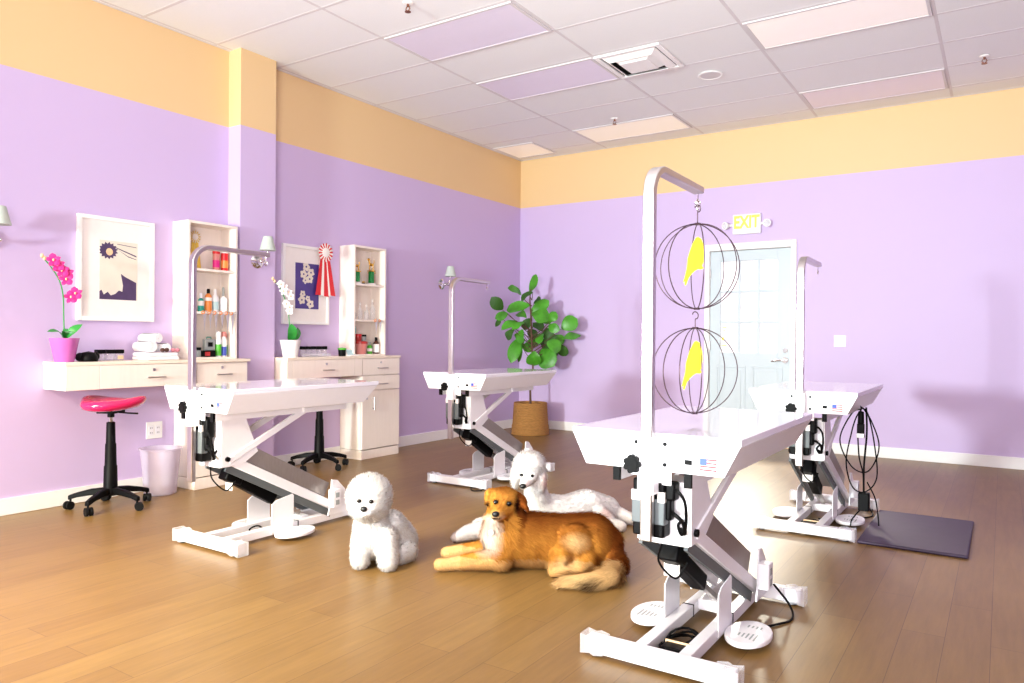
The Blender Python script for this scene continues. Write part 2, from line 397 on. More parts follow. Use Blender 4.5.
# ------------------------------------------------------------------ wall fittings
ex = thing('exit_sign', 'white exit sign with yellow letters above the door', 'exit sign', (2.985, 0, 2.44))
MB().box(-.155, .155, -.045, -.001, -.105, .115).build('housing', M['white'], ex, bevel=.01)
text_mesh('lettering', 'EXIT', .19, .002, M['exityellow'], ex, Matrix.Translation((0, -.047, .02)) @ Matrix.Rotation(R(90), 4, 'X') @ Matrix.Diagonal((.72, 1, 1, 1)))
for sgn in (-1, 1):
    lh = MB().cyl((sgn*.155, -.03, 0), (sgn*.19, -.04, 0), .014).lathe([(.012, 0), (.03, .012), (.042, .04), (.044, .055), (.036, .058), (.0, .05)], (sgn*.205, -.03, .0), 20, (sgn*.45, -.85, -.1)).build('emergency_lamp', M['white'], ex)
    MB().lathe([(.036, .0), (.0, .004)], Vector((sgn*.205, -.03, 0))+Vector((sgn*.45, -.85, -.1)).normalized()*.057, 20, (sgn*.45, -.85, -.1)).build('lens', M['glass'], lh)
sw = thing('light_switch', 'white light switch plate on the lavender back wall', 'light switch', (3.944, 0, 1.165))
MB().box(-.058, .058, -.007, 0, -.06, .06).build('plate', M['white_matte'], sw, bevel=.003)
for x in (-.025, .025): MB().box(x-.017, x+.017, -.012, -.006, -.034, .034).build('rocker', M['white'], sw, bevel=.002)
ol = thing('wall_outlet', 'double electrical outlet plate under the floating desk', 'outlet', (0, -5.078, .45))
MB().box(0, .007, -.064, .064, -.064, .064).build('plate', M['white_matte'], ol, bevel=.003)
for y in (-.027, .027):
    rc = MB().box(.006, .01, y-.019, y+.019, -.035, .035).build('receptacle', M['white'], ol, bevel=.002)
    k = MB()
    for z in (-.018, .018): k.box(.0095, .0105, y-.008, y-.005, z-.006, z+.006).box(.0095, .0105, y+.005, y+.008, z-.006, z+.006)
    k.build('slot', M['gasket'], rc)

def sconce(loc, label):
    t = thing('wall_lamp', label, 'wall lamp', loc, 0, 'chrome wall lamps with pale shades')
    MB().lathe([(.06, 0), (.06, .012), (.048, .02), (.03, .028), (.0, .03)], n=28, axis=(1, 0, 0)).build('wall_plate', M['chrome'], t)
    ar = MB().tube(spline([(.02, 0, 0), (.06, 0, -.005), (.105, .01, .02), (.12, .02, .07), (.12, .02, .10)], 6), .008, 10).ball((.06, 0, -.004), .018).build('arm', M['chrome'], t)
    MB().cyl((.06, -.03, -.004), (.06, .045, -.004), .008).ball((.06, .048, -.004), .014).build('knob', M['chrome'], ar)
    MB().lathe([(.066, .085), (.036, .20), (.034, .20), (.063, .086)], (.12, .02, 0), 28).build('lamp_shade', M['shade'], t)
    MB().ball((.12, .02, .12), (.022, .022, .03)).cyl((.12, .02, .09), (.12, .02, .11), .014).build('bulb', M['ivory'], t)
    return t
sc0 = sconce((.155, -4.285, 1.79), 'chrome wall lamp with pale conical shade on the pilaster')
dup(sc0, (0, -6.19, 1.765), None, 'pale shaded wall lamp cut by the photo edge, beside the daisy picture')
dup(sc0, (0, -1.655, 1.775), None, 'chrome wall lamp behind the grooming pole nearest the fig')

# framed pictures
def clip(poly, x0, x1, y0, y1):
    def cut(P, ins, inter):
        out = []
        for i in range(len(P)):
            a, b = P[i-1], P[i]
            if ins(b):
                if not ins(a): out.append(inter(a, b))
                out.append(b)
            elif ins(a): out.append(inter(a, b))
        return out
    for ax, lim, sg in ((0, x0, 1), (0, x1, -1), (1, y0, 1), (1, y1, -1)):
        if not poly: return poly
        ins = lambda p: sg*(p[ax]-lim) >= 0
        def inter(a, b):
            t = (lim-a[ax])/(b[ax]-a[ax]); return (a[0]+t*(b[0]-a[0]), a[1]+t*(b[1]-a[1]))
        poly = cut(poly, ins, inter)
    return poly
def petal(cx, cy, ang, L_, w, n=7, r0=0.):
    pts = []
    for i in range(n+1):
        t = i/n; pts.append((r0+t*L_, w*math.sin(PI*min(1, t*.92+.08))**.8))
    for i in range(n, -1, -1):
        t = i/n; pts.append((r0+t*L_, -w*math.sin(PI*min(1, t*.92+.08))**.8))
    c, s = math.cos(ang), math.sin(ang)
    return [(cx+x*c-y*s, cy+x*s+y*c) for x, y in pts]
def picture(name, label, y0, y1, z0, z1, py0, py1, pz0, pz1, ground, layers):
    t = thing(name, label, 'picture', (0, (y0+y1)/2, (z0+z1)/2)); cy, cz = (y0+y1)/2, (z0+z1)/2
    a, b = (y1-y0)/2, (z1-z0)/2; e = .028
    MB().box(.001, .032, -a, -a+e, -b, b).box(.001, .032, a-e, a, -b, b).box(.001, .032, -a+e, a-e, -b, -b+e).box(.001, .032, -a+e, a-e, b-e, b).build('frame', M['white_matte'], t, bevel=.003)
    MB().box(.004, .018, -a+e, a-e, -b+e, b-e).build('mat_board', M['ivory'], t)
    p = MB().box(.017, .019, py0-cy, py1-cy, pz0-cz, pz1-cz); mats = [ground]; x = .019
    f = lambda u, v_, w: (w, u, v_)
    for m, polys in layers:
        mats.append(m); p.mi += 1
        for q in polys:
            q = clip(q, py0-cy, py1-cy, pz0-cz, pz1-cz); x += .00004
            if len(q) > 2: p.prism(q, .0185, x, f)
    p.build('print', mats, t, smooth=20)
    return t
def nrm_poly(P): return [((u-.5)*.275, (.5-v_)*.42-.006) for u, v_ in P]
wedge = [nrm_poly([(.60, .55), (.72, .60), (1.02, .69), (1.02, 1.02), (.66, 1.02), (.64, .88), (.66, .75)]), nrm_poly([(-.02, .90), (.10, .84), (.16, .92), (.26, .87), (.34, .93), (.46, .90), (.55, .84), (.66, .86), (.66, 1.02), (-.02, 1.02)]),
         nrm_poly([(.46, .10), (1.02, .22), (1.02, .245), (.46, .115)]), nrm_poly([(.50, .04), (1.02, .07), (1.02, .08), (.50, .05)]), nrm_poly([(.52, .14), (.8, .24), (1.02, .28), (1.02, .29), (.8, .255)])]
star = [nrm_poly([(.27+(.26 if i % 2 else .20)*math.cos(i*PI/15), .17+(.15 if i % 2 else .115)*math.sin(i*PI/15)) for i in range(30)])]
hole = [nrm_poly([(.30+.09*math.cos(i*PI/8), .19+.062*math.sin(i*PI/8)) for i in range(16)])]
picture('framed_picture', 'white framed picture of a daisy above the pink orchid', -5.653, -5.099, 1.266, 2.006, -5.50, -5.225, 1.42, 1.84, M['creamprint'],
        [(M['darkprint'], wedge), (M['darkprint'], star), (M['petalc'], hole)])
fl = []; cen = []
for cx, cy, r in ((-.0, .17, .045), (.055, .12, .045), (-.03, .10, .045), (.04, .06, .045), (-.01, .045, .035), (-.04, -.08, .035), (-.05, -.135, .045), (.02, -.12, .03), (.05, -.17, .045)):
    for k in range(5): fl.append(petal(cx, cy, k*2*PI/5+cx*40, r*1.0, r*.42))
    cen.append([(cx+r*.2*math.cos(i*PI/5), cy+r*.2*math.sin(i*PI/5)) for i in range(10)])
picture('framed_picture', 'white framed picture of pale blossoms on purple behind the red ribbon', -3.907, -3.363, 1.277, 1.994, -3.76, -3.485, 1.42, 1.836, M['purpleprint'], [(M['creamprint'], fl), (M['purpleprint'], cen)])

# rosettes
def rosette(loc, label, r, tails, m1, m2, mname, nrm=(1, 0, 0)):
    t = thing('hanging_rosette', label, 'ribbon', loc)
    n = 28; mb = MB()
    prof = []
    for i in range(n*2):
        a = PI*i/n; k = r*(1 if i % 2 else .93); mb.v.append((.004+(.008 if i % 2 else 0), k*math.cos(a), k*math.sin(a)))
    o = len(mb.v)
    for i in range(n*2):
        a = PI*i/n; k = r*.45; mb.v.append((.010, k*math.cos(a), k*math.sin(a)))
    for i in range(n*2):
        j = (i+1) % (n*2); mb.f.append([i, j, o+j, o+i]); mb.m.append((i//2) % 2)
    mb.build('pleated_disc', [m1, m2], t, smooth=60, recalc=False)
    MB().lathe([(r*.48, .009), (r*.48, .014), (r*.3, .018), (0, .019)], n=24, axis=(1, 0, 0)).build('button', m2, t)
    for k, (ya, yb, w0, w1, z1, mm) in enumerate(tails):
        x = .002+.001*k
        MB().hexa([(x-.001, ya-w0, -r*.3), (x-.001, ya+w0, -r*.3), (x, ya+w0, -r*.3), (x, ya-w0, -r*.3), (x+.004, yb-w1, z1), (x+.004, yb+w1, z1-.004), (x+.005, yb+w1, z1-.004), (x+.005, yb-w1, z1)]).build('tail', mm, t)
    return t
rosette((.036, -3.425, 1.955), 'red and white show ribbon hanging over the framed blossom picture', .09,
        [(-.03, -.085, .022, .036, -.40, M['red']), (-.012, -.035, .018, .022, -.405, M['ivory']), (.004, .012, .018, .030, -.41, M['red']), (.02, .055, .012, .018, -.405, M['ivory']), (.03, .092, .016, .030, -.40, M['red'])], M['red'], M['ivory'], 'red')

# ------------------------------------------------------------------ desks and cabinets
ZT = .985
def lockknob(par, x, y, z): MB().cyl((x, y, z), (x+.006, y, z), .011, n=16).build('lock', M['alum'], par)
def pull(par, x, y, z, w=.11, vert=False):
    d = (0, 0, w/2) if vert else (0, w/2, 0)
    p = Vector((x+.026, y, z)); d = Vector(d)
    MB().tube([Vector((x, y, z))-d*.8, p-d, p+d, Vector((x, y, z))+d*.8], .0055, 8).build('handle', M['alum'], par)
def drawer(t, y0, y1, z0, z1, x=.30, hy=None, lock=True, name='drawer'):
    d = MB().box(x-.02, x, y0+.002, y1-.002, z0+.002, z1-.002).build(name, M['cream'], t, bevel=.002)
    cy = (y0+y1)/2 if hy is None else hy
    pull(d, x, cy, z0+(z1-z0)*.42, .13)
    if lock: lockknob(d, x, cy-.01, z0+(z1-z0)*.75)
    return d
# first station
wt = MB().box(0, .305, -5.86, -4.448, ZT-.022, ZT).build('worktop', M['cream_top'], None, bevel=.002); tag(wt, 'cream worktop of the floating desk carrying the pink orchid', 'worktop')
d1 = thing('wall_desk', 'cream floating desk with one drawer above the pink stool', 'desk', (0, 0, 0))
MB().box(.003, .28, -5.857, -4.925, .80, ZT-.022).build('carcass', M['cream'], d1, bevel=.002)
MB().box(.28, .30, -5.857, -5.64, .80, ZT-.022).build('filler_panel', M['cream'], d1, bevel=.0015)
drawer(d1, -5.64, -4.985, .80, ZT-.022, hy=-5.25)
MB().box(.28, .30, -4.985, -4.925, .80, ZT-.022).build('filler_panel', M['cream'], d1, bevel=.0015)
c1 = thing('pedestal_cabinet', 'cream pedestal cabinet beside the translucent waste bin', 'cabinet', (0, 0, 0))
MB().box(.003, .262, -4.92, -4.462, .09, ZT-.022).build('carcass', M['cream'], c1, bevel=.002)
MB().box(.003, .275, -4.92, -4.462, 0, .085).build('plinth', M['cream'], c1, bevel=.002)
drawer(c1, -4.91, -4.462, .80, ZT-.022, x=.285)
dd = MB().box(.262, .282, -4.918, -4.464, .095, .795).build('door', M['cream'], c1, bevel=.002); pull(dd, .282, -4.86, .66, .11, True)
# second station
wt = MB().box(0, .305, -4.08, -2.665, ZT-.022, ZT).build('worktop', M['cream_top'], None, bevel=.002); tag(wt, 'cream worktop of the desk carrying the white orchid', 'worktop')
d2 = thing('wall_desk', 'cream floating desk with one drawer under the red ribbon picture', 'desk', (0, 0, 0))
MB().box(.003, .28, -4.078, -3.195, .80, ZT-.022).build('carcass', M['cream'], d2, bevel=.002)
MB().box(.28, .30, -4.078, -4.02, .80, ZT-.022).build('filler_panel', M['cream'], d2, bevel=.0015)
drawer(d2, -4.02, -3.29, .80, ZT-.022, hy=-3.63)
MB().box(.28, .30, -3.29, -3.195, .80, ZT-.022).build('filler_panel', M['cream'], d2, bevel=.0015)
c2 = thing('pedestal_cabinet', 'cream pedestal cabinet with two drawers and a door beside the wheeled stool', 'cabinet', (0, 0, 0))
MB().box(.003, .275, -3.19, -2.67, .09, ZT-.022).build('carcass', M['cream'], c2, bevel=.002)
MB().box(.003, .29, -3.19, -2.67, 0, .085).build('plinth', M['cream'], c2, bevel=.002)
drawer(c2, -3.19, -2.67, .80, ZT-.022, x=.297)
drawer(c2, -3.19, -2.67, .655, .797, x=.297, lock=False)
dd = MB().box(.277, .297, -3.188, -2.672, .095, .651).build('door', M['cream'], c2, bevel=.002); pull(dd, .297, -3.05, .53, .12, True); lockknob(dd, .297, -3.13, .58)

def shelf_unit(y0, y1, label, z2, z1, top):
    t = thing('wall_shelf_unit', label, 'shelf', (0, 0, 0)); d = .2
    for y in (y0, y1-.02): MB().box(0, d, y, y+.02, ZT, top).build('side_panel', M['cream'], t, bevel=.0015)
    MB().box(0, d, y0+.02, y1-.02, top-.02, top).build('top_panel', M['cream'], t, bevel=.0015)
    MB().box(.001, .012, y0+.02, y1-.02, ZT+.015, top-.02).build('back_panel', M['cream'], t)
    MB().box(0, d-.004, y0+.02, y1-.02, ZT, ZT+.015).build('bottom_panel', M['cream'], t)
    for z in (z1, z2): MB().box(.012, d-.005, y0+.02, y1-.02, z-.018, z).build('shelf', M['cream'], t, bevel=.0015)
    return t
shelf_unit(-4.935, -4.50, 'cream open shelf unit holding sprays and hanging scissors, beside the pilaster', 1.685, 1.352, 2.045)
shelf_unit(-3.21, -2.772, 'cream open shelf unit holding gold and green trophies', 1.68, 1.334, 2.045)

# ------------------------------------------------------------------ bottles and other small things
def bottle(name, label, cat, loc, r, h, body_m, cap_m, label_m=None, neck=.35, cap_h=.2, group=None, lab=(.15, .6), flat=False):
    t = thing(name, label, cat, loc, 0, group); hb = h*(1-cap_h)
    MB().lathe([(r*.9, 0), (r, .006), (r, hb*.78), (r*.8, hb*.9), (r*neck, hb), (r*neck, hb+.004)], n=18).build('body', body_m, t)
    MB().lathe([(r*neck*1.25, hb), (r*neck*1.25, h*.96), (r*neck*.9, h), (0, h)], n=14).build('cap', cap_m, t)
    if label_m: MB().lathe([(r*1.015, hb*lab[0]), (r*1.015, hb*lab[1])], n=18).build('label', label_m, t)
    return t
def jar(name, label, cat, loc, r, h, m, lid_m, lid_h=.25, group=None, band=None):
    t = thing(name, label, cat, loc, 0, group)
    MB().lathe([(r*.92, 0), (r, .004), (r, h*(1-lid_h))], n=18).build('body', m, t)
    MB().lathe([(r*1.06, h*(1-lid_h)), (r*1.06, h*.98), (r*.95, h), (0, h)], n=18).build('lid', lid_m, t)
    if band: MB().lathe([(r*1.015, h*.15), (r*1.015, h*.5)], n=18).build('label', band, t)
    return t
E1, E2 = 1.685, 1.352; EB = ZT+.015
rosette((.02, -4.765, 1.945), 'yellow show ribbon pinned inside the open shelf unit by the pilaster', .05, [(-.01, -.03, .014, .02, -.25, M['yellowcloth']), (.015, .035, .014, .02, -.24, M['yellowcloth'])], M['yellowcloth'], M['ivory'], 'y')
jar('canister', 'pink and red patterned canister at the top shelf, nearer the yellow ribbon', 'canister', (.115, -4.635, E1), .027, .165, M['pinkjar'], M['red'], .2, 'canisters on the top shelf', M['petal'])
jar('canister', 'red and orange patterned canister at the top shelf, nearer the pilaster', 'canister', (.115, -4.56, E1), .029, .17, M['red'], M['ivory'], .15, 'canisters on the top shelf', M['orange'])
jar('canister', 'brown narrow canister against the side panel on the top shelf', 'canister', (.09, -4.545+.005, E1), .014, .16, M['pinkjar'], M['orange'], .15, 'canisters on the top shelf')
bottle('spray_bottle', 'green-topped clear bottle on the middle shelf above the scissors', 'bottle', (.11, -4.765, E2), .024, .15, M['teal'], M['white'], M['ivory'], cap_h=.28, lab=(.45, .8))
bottle('spray_bottle', 'orange bottle with black cap on the middle shelf', 'bottle', (.11, -4.70, E2), .028, .185, M['orange'], M['black'], M['ivory'], cap_h=.2, lab=(.6, .78))
bottle('spray_bottle', 'white bottle with pale blue label on the middle shelf', 'bottle', (.11, -4.638, E2), .025, .185, M['white'], M['white'], M['paleblue'], cap_h=.22)
bottle('spray_bottle', 'white dispenser bottle with a slim neck on the middle shelf', 'bottle', (.11, -4.565, E2), .03, .205, M['white'], M['greycloth'], None, neck=.25, cap_h=.35)
tr = MB().box(.196, .206, -4.905, -4.53, E2-.016, E2-.004); tag(tr.build('tool_rail', M['ivory'], None), 'pale rail along the middle shelf edge holding hanging scissors', 'rail')
def scissors(y, label, L_=.15):
    t = thing('hanging_scissors', label, 'scissors', (.212, y, E2-.006), 0, 'scissors hanging from the shelf rail')
    for sg in (-1, 1):
        MB().tube([(0, sg*.014+.012*math.cos(k*PI/5), .012*math.sin(k*PI/5)) for k in range(10)], .0035, 6, True).build('finger_ring', M['orange'] if sg < 0 else M['silver'], t)
        MB().hexa([(-.002, sg*.008-.006, -.012), (-.002, sg*.008+.006, -.012), (.002, sg*.008+.006, -.012), (.002, sg*.008-.006, -.012), (-.001, sg*-.002-.001, -L_), (-.001, sg*-.002+.001, -L_), (.001, sg*-.002+.001, -L_), (.001, sg*-.002-.001, -L_)]).build('blade', M['silver'], t)
for y, l, L_ in ((-4.80, 'silver scissors hanging nearest the grooming pole', .14), (-4.75, 'silver scissors hanging under the green-topped bottle', .12), (-4.70, 'silver scissors hanging under the orange bottle', .15), (-4.645, 'silver scissors hanging under the blue-labelled bottle', .13), (-4.595, 'silver scissors hanging beside the white dispenser bottle', .16), (-4.55, 'silver scissors hanging closest to the pilaster', .17)):
    scissors(y, l, L_)
jar('small_jar', 'small dark jar at the bottom shelf behind the grooming pole', 'jar', (.13, -4.80, EB), .022, .075, M['greycloth'], M['black'], .3)
bx = thing('card_box', 'black and teal carton on the bottom shelf with a grey clipper case on it', 'box', (.12, -4.715, EB))
MB().box(-.04, .04, -.05, .05, 0, .05).build('body', M['black'], bx, bevel=.002)
MB().box(.0405, .042, -.045, .0, .008, .04).build('label', M['redbrown'], bx)
cc = thing('clipper_case', 'grey square clipper case standing on the black carton', 'case', (.12, -4.70, EB+.05))
MB().box(-.02, .02, -.045, .045, 0, .09).build('body', M['greycloth'], cc, bevel=.006)
MB().box(.02, .023, -.02, .02, .03, .065).build('label', M['black'], cc)
MB().tube([(0, -.02, .088), (0, -.018, .105), (0, .018, .105), (0, .02, .088)], .004, 6).build('handle', M['teal'], cc)
bottle('spray_can', 'white and lime green spray can on the bottom shelf', 'spray can', (.13, -4.622, EB), .024, .2, M['white'], M['white'], M['green'], neck=.7, cap_h=.2, lab=(.05, .62))
bottle('spray_can', 'white and blue spray can on the bottom shelf', 'spray can', (.13, -4.572, EB), .022, .2, M['white'], M['pinkjar'], M['blue'], neck=.7, cap_h=.2, lab=(.05, .5))
bottle('spray_can', 'white spray can with pink cap against the side panel', 'spray can', (.10, -4.538, EB), .017, .19, M['ivory'], M['pinkjar'], M['green'], neck=.7, cap_h=.2, lab=(.1, .6))
# trophies
F1, F2 = 1.68, 1.334
def trophy(y, h, label, colm, fig, x=.12):
    t = thing('trophy', label, 'trophy', (x, y, F1), 0, 'trophies on the top shelf')
    MB().box(-.03, .03, -.032, .032, 0, .02).build('base', M['marble'], t, bevel=.002)
    MB().box(-.02, .02, -.024, .024, .02, h*.5).build('column', colm, t, bevel=.006)
    MB().box(-.026, .026, -.03, .03, h*.5, h*.5+.01).build('collar', M['gold'], t)
    z = h*.5+.01; k = (h-z)/.12
    MB().ball((0, 0, z+.055*k), (.012, .03*k, .014*k)).cyl((0, .022*k, z+.05*k), (0, .024*k, z), .005).cyl((0, -.02*k, z+.05*k), (0, -.022*k, z), .005).cyl((0, -.022*k, z+.06*k), (0, -.032*k, z+.095*k), .009, .007).ball((0, -.036*k, z+.102*k), (.01, .017*k, .012*k)).tube([(0, .028*k, z+.06*k), (0, .037*k, z+.085*k), (0, .034*k, z+.1*k)], .004, 6).build('dog_figure', fig, t)
trophy(-3.095, .235, 'shorter green trophy with a gold dog figure, at the side panel', M['trophygreen'], M['gold'])
trophy(-2.90, .27, 'taller green trophy with a gold dog figure in the middle', M['trophygreen'], M['gold'])
trophy(-2.828, .25, 'rose coloured trophy behind the taller green one', M['pinkjar'], M['ivory'], .055)
MB_ = jar('small_jar', 'tiny brown jar between the trophies on the top shelf', 'jar', (.12, -3.01, F1), .014, .03, M['brownglass'], M['gold'], .3)
def vase(y, h, r, label):
    t = thing('glass_bottle', label, 'bottle', (.11, y, F2), 0, 'clear glass bottles on the middle shelf')
    MB().lathe([(r*.8, 0), (r, .01), (r, h*.5), (r*.35, h*.68), (r*.3, h*.85)], n=18).build('body', M['glass'], t)
    MB().lathe([(r*.34, h*.84), (r*.36, h*.97), (r*.2, h), (0, h)], n=14).build('stopper', M['ivory'], t)
vase(-3.115, .12, .02, 'short clear bottle at the side panel of the trophy shelf')
vase(-3.04, .17, .024, 'clear bottle in the middle under the shorter trophy')
vase(-2.95, .15, .024, 'clear round bottle under the taller trophy')
vase(-2.87, .21, .03, 'tallest clear bottle on the shelf below the trophies')
for y, l, L_ in ((-2.92, 'silver scissors hanging below the clear bottles, nearer the grey jar', .13), (-2.86, 'silver scissors hanging below the tallest clear bottle', .11)):
    t_ = None; E2_save = E2; E2 = F2; scissors(y, l, L_); E2 = E2_save
tb = thing('teal_brush', 'teal handled brush leaning above the red jar', 'brush', (.11, -3.15, EB))
MB().tube(spline([(0, 0, 0), (0, .01, .12), (0, .03, .2)]), .006, 8).build('handle', M['teal'], tb)
MB().ball((0, .04, .235), (.01, .02, .045)).build('head', M['teal'], tb)
jar('jar', 'red jar stacked upon the salmon tub', 'jar', (.12, -3.07, EB+.125), .03, .07, M['redbrown'], M['red'], .3)
jar('jar', 'grey jar on the salmon tub', 'jar', (.12, -3.0, EB+.125), .026, .065, M['greycloth'], M['black'], .3)
tub = thing('storage_tub', 'salmon plastic tub on the bottom shelf below the trophies', 'tub', (.12, -3.04, EB))
MB().lathe([(.05, 0), (.064, .1)], n=24).build('body', M['pinkjar'], tub); MB().lathe([(.068, .1), (.068, .122), (.06, .125), (0, .125)], n=24).build('lid', M['redbrown'], tub)
bottle('bottle', 'small green bottle with grey cap beside the salmon tub', 'bottle', (.13, -2.925, EB), .026, .12, M['green'], M['greycloth'], M['ivory'], cap_h=.25, lab=(.3, .6))
bottle('bottle', 'brown glass bottle with a pale label on the bottom shelf', 'bottle', (.13, -2.835, EB), .032, .165, M['brownglass'], M['black'], M['ivory'], cap_h=.22, lab=(.12, .75))

# orchids
def blade_leaf(mb, base, tip, w, nrm, bend=.03, n=7, fold=.25):
    base, tip = Vector(base), Vector(tip); d = tip-base; nrm = Vector(nrm); nrm = (nrm-d*(nrm.dot(d)/d.length_squared)).normalized(); sd = d.cross(nrm).normalized()
    o = len(mb.v); vs = []
    for i in range(n+1):
        t = i/n; ww = w*.5*math.sin(PI*(t*.94+.04))**.7*(.75+.45*t) if i < n else w*.03
        c = base+d*t+nrm*bend*math.sin(PI*t)
        wv = .06*w*math.sin(t*9+base.x*50)
        vs += [c+sd*ww+nrm*(ww*fold+wv), c, c-sd*ww+nrm*(ww*fold-wv)]
    fs = []
    for i in range(n):
        a = i*3; fs += [(a, a+1, a+4, a+3), (a+1, a+2, a+5, a+4)]
    mb.add(vs, fs)
def flower(par, c, nrm, r, m, mc):
    nrm = Vector(nrm).normalized(); m3 = frame_of(nrm); f = MB()
    for k in range(5):
        a = PI/2+k*2*PI/5; dv = m3@Vector((math.cos(a), math.sin(a), .15)); blade_leaf(f, Vector(c), Vector(c)+dv*r, r*(.95 if k in (1, 4) else .6), nrm, .1*r, 5, -.1)
    fo = f.build('flower', m, par, smooth=180, recalc=False)
    MB().ball(Vector(c)+nrm*.012, (.006, .006, .009)).build('lip', mc, fo)
def orchid(name, label, loc, rr, rb, h, potm, stem, flowers, buds, leaves, pm, mc, fr, nrm=(.9, -.45, .1)):
    t = thing(name, label, 'potted plant', loc)
    MB().lathe([(rb*.95, 0), (rb, .004), (rr, h-.012), (rr*1.03, h), (rr*.93, h), (rr*.88, h-.025), (0, h-.03)], n=28).build('pot', potm, t)
    MB().lathe([(rr*.87, h-.028), (0, h-.02)], n=20).build('soil', M['soil'], t)
    MB().tube(spline(stem), .0042, 8).build('stem', M['leafdark'], t)
    for f in flowers: flower(t, f, nrm, fr, pm, mc)
    for b in buds: MB().ball(b, (.011, .011, .015)).build('bud', mc, t)
    for b, tp, w, n_ in leaves:
        l = MB(); blade_leaf(l, b, tp, w, n_, .03); l.build('leaf', M['leafdark'], t, smooth=180, recalc=False)
orchid('potted_orchid', 'magenta orchid in a pink pot on the floating desk', (.17, -5.805, ZT), .086, .058, .158, M['pinkpot'],
       [(0, 0, .14), (.0, -.005, .3), (0, -.01, .44), (0, -.035, .54), (0, -.085, .62), (0, -.14, .685)],
       [(.02, -.08, .665), (.02, -.055, .635), (.025, -.03, .60), (.025, .0, .585), (.03, -.005, .545), (.025, .055, .455), (.01, .035, .43)], [(.0, -.14, .69), (0, -.125, .675), (.01, .09, .465)],
       [((0, .01, .15), (.06, .085, .25), .05, (1, -.6, .6)), ((0, -.01, .15), (.03, -.12, .2), .045, (.5, .3, 1)), ((0, 0, .15), (.1, -.03, .19), .045, (0, 0, 1)), ((0, .01, .15), (-.06, .06, .22), .045, (0, 0, 1))], M['petal'], M['petalc'], .046)
orchid('potted_orchid', 'white orchid in a white pot on the desk by the pilaster', (.19, -3.955, ZT), .088, .062, .15, M['whitepot'],
       [(0, 0, .13), (0, -.01, .28), (.0, -.03, .42), (0, -.07, .52), (0, -.12, .6), (0, -.19, .665)],
       [(.02, -.125, .625), (.02, -.09, .605), (.025, -.1, .565), (.025, -.045, .56), (.03, -.03, .525), (.02, -.065, .46), (.03, -.04, .43), (.02, -.03, .40)], [(0, -.19, .67), (0, -.17, .65)],
       [((0, -.01, .14), (.05, -.03, .29), .09, (1, -.3, .1)), ((.0, .02, .14), (.02, .06, .26), .07, (1, .3, .2))], M['petalw'], M['petalc'], .037)

# things on the desks
kn = thing('clipper_dock', 'round black clipper dock beside the pink orchid pot', 'clipper dock', (.17, -5.65, ZT))
MB().lathe([(.055, 0), (.06, .01), (.056, .035), (.04, .06), (.0, .07)], n=24).build('body', M['black'], kn)
MB().ball((-.01, -.05, .03), (.025, .03, .03)).ball((0, .05, .035), (.02, .025, .03)).build('side_grip', M['rubber'], kn)
for i, (y, l) in enumerate(((-5.53, 'dark-lidded glass jar nearest the black clipper dock'), (-5.465, 'dark-lidded glass jar in the middle of the row of three'), (-5.40, 'dark-lidded glass jar nearest the white towels'))):
    t = thing('glass_jar', l, 'jar', (.09, y, ZT), 0, 'glass jars on the first desk')
    MB().box(-.026, .026, -.026, .026, 0, .05).build('body', M['glass'], t, bevel=.006); MB().box(-.027, .027, -.028, .028, .05, .078).build('lid', M['black'], t, bevel=.004)
    if i == 2: MB().box(.0265, .028, -.02, .02, .01, .035).build('label', M['petalc'], t)
jr = thing('jar_rack', 'clear rack holding a row of dark-lidded jars on the second desk', 'rack', (.17, -3.67, ZT))
MB().box(-.035, .035, -.165, .165, 0, .006).box(.032, .035, -.165, .165, .006, .03).build('tray', M['glass'], jr)
for i in range(5):
    y = -3.795+i*.0625
    t = thing('glass_jar', ('dark-lidded jar at the rack end by the white orchid', 'dark-lidded jar second from the white orchid', 'dark-lidded jar at the rack centre', 'dark-lidded jar fourth from the white orchid', 'dark-lidded jar at the rack end farthest from the orchid')[i], 'jar', (.165, y, ZT+.006), 0, 'dark-lidded jars in the rack')
    MB().lathe([(.024, 0), (.026, .004), (.026, .062)], n=16).build('body', M['glass'], t); MB().lathe([(.028, .06), (.028, .085), (.025, .088), (0, .088)], n=16).build('lid', M['black'], t)
sb = thing('soap_dish', 'small black cup with lime green top beside the card holder', 'cup', (.17, -3.33, ZT))
MB().lathe([(.032, 0), (.036, .06)], n=20).build('body', M['black'], sb); MB().lathe([(.04, .06), (.042, .075), (0, .082)], n=20).build('lid', M['green'], sb)
ch = thing('card_holder', 'white card holder tray on the second desk', 'card holder', (.2, -3.24, ZT))
MB().box(-.04, .04, -.06, .06, 0, .012).hexa([(-.04, -.06, .012), (.0, -.06, .012), (.0, .06, .012), (-.04, .06, .012), (-.05, -.06, .065), (-.04, -.06, .065), (-.04, .06, .065), (-.05, .06, .065)]).build('stand', M['ivory'], ch, bevel=.002)
MB().hexa([(-.001, -.045, .0125), (.003, -.045, .0125), (.003, .045, .0125), (-.001, .045, .0125), (-.031, -.045, .06), (-.027, -.045, .06), (-.027, .045, .06), (-.031, .045, .06)]).build('card', M['paleblue'], ch)

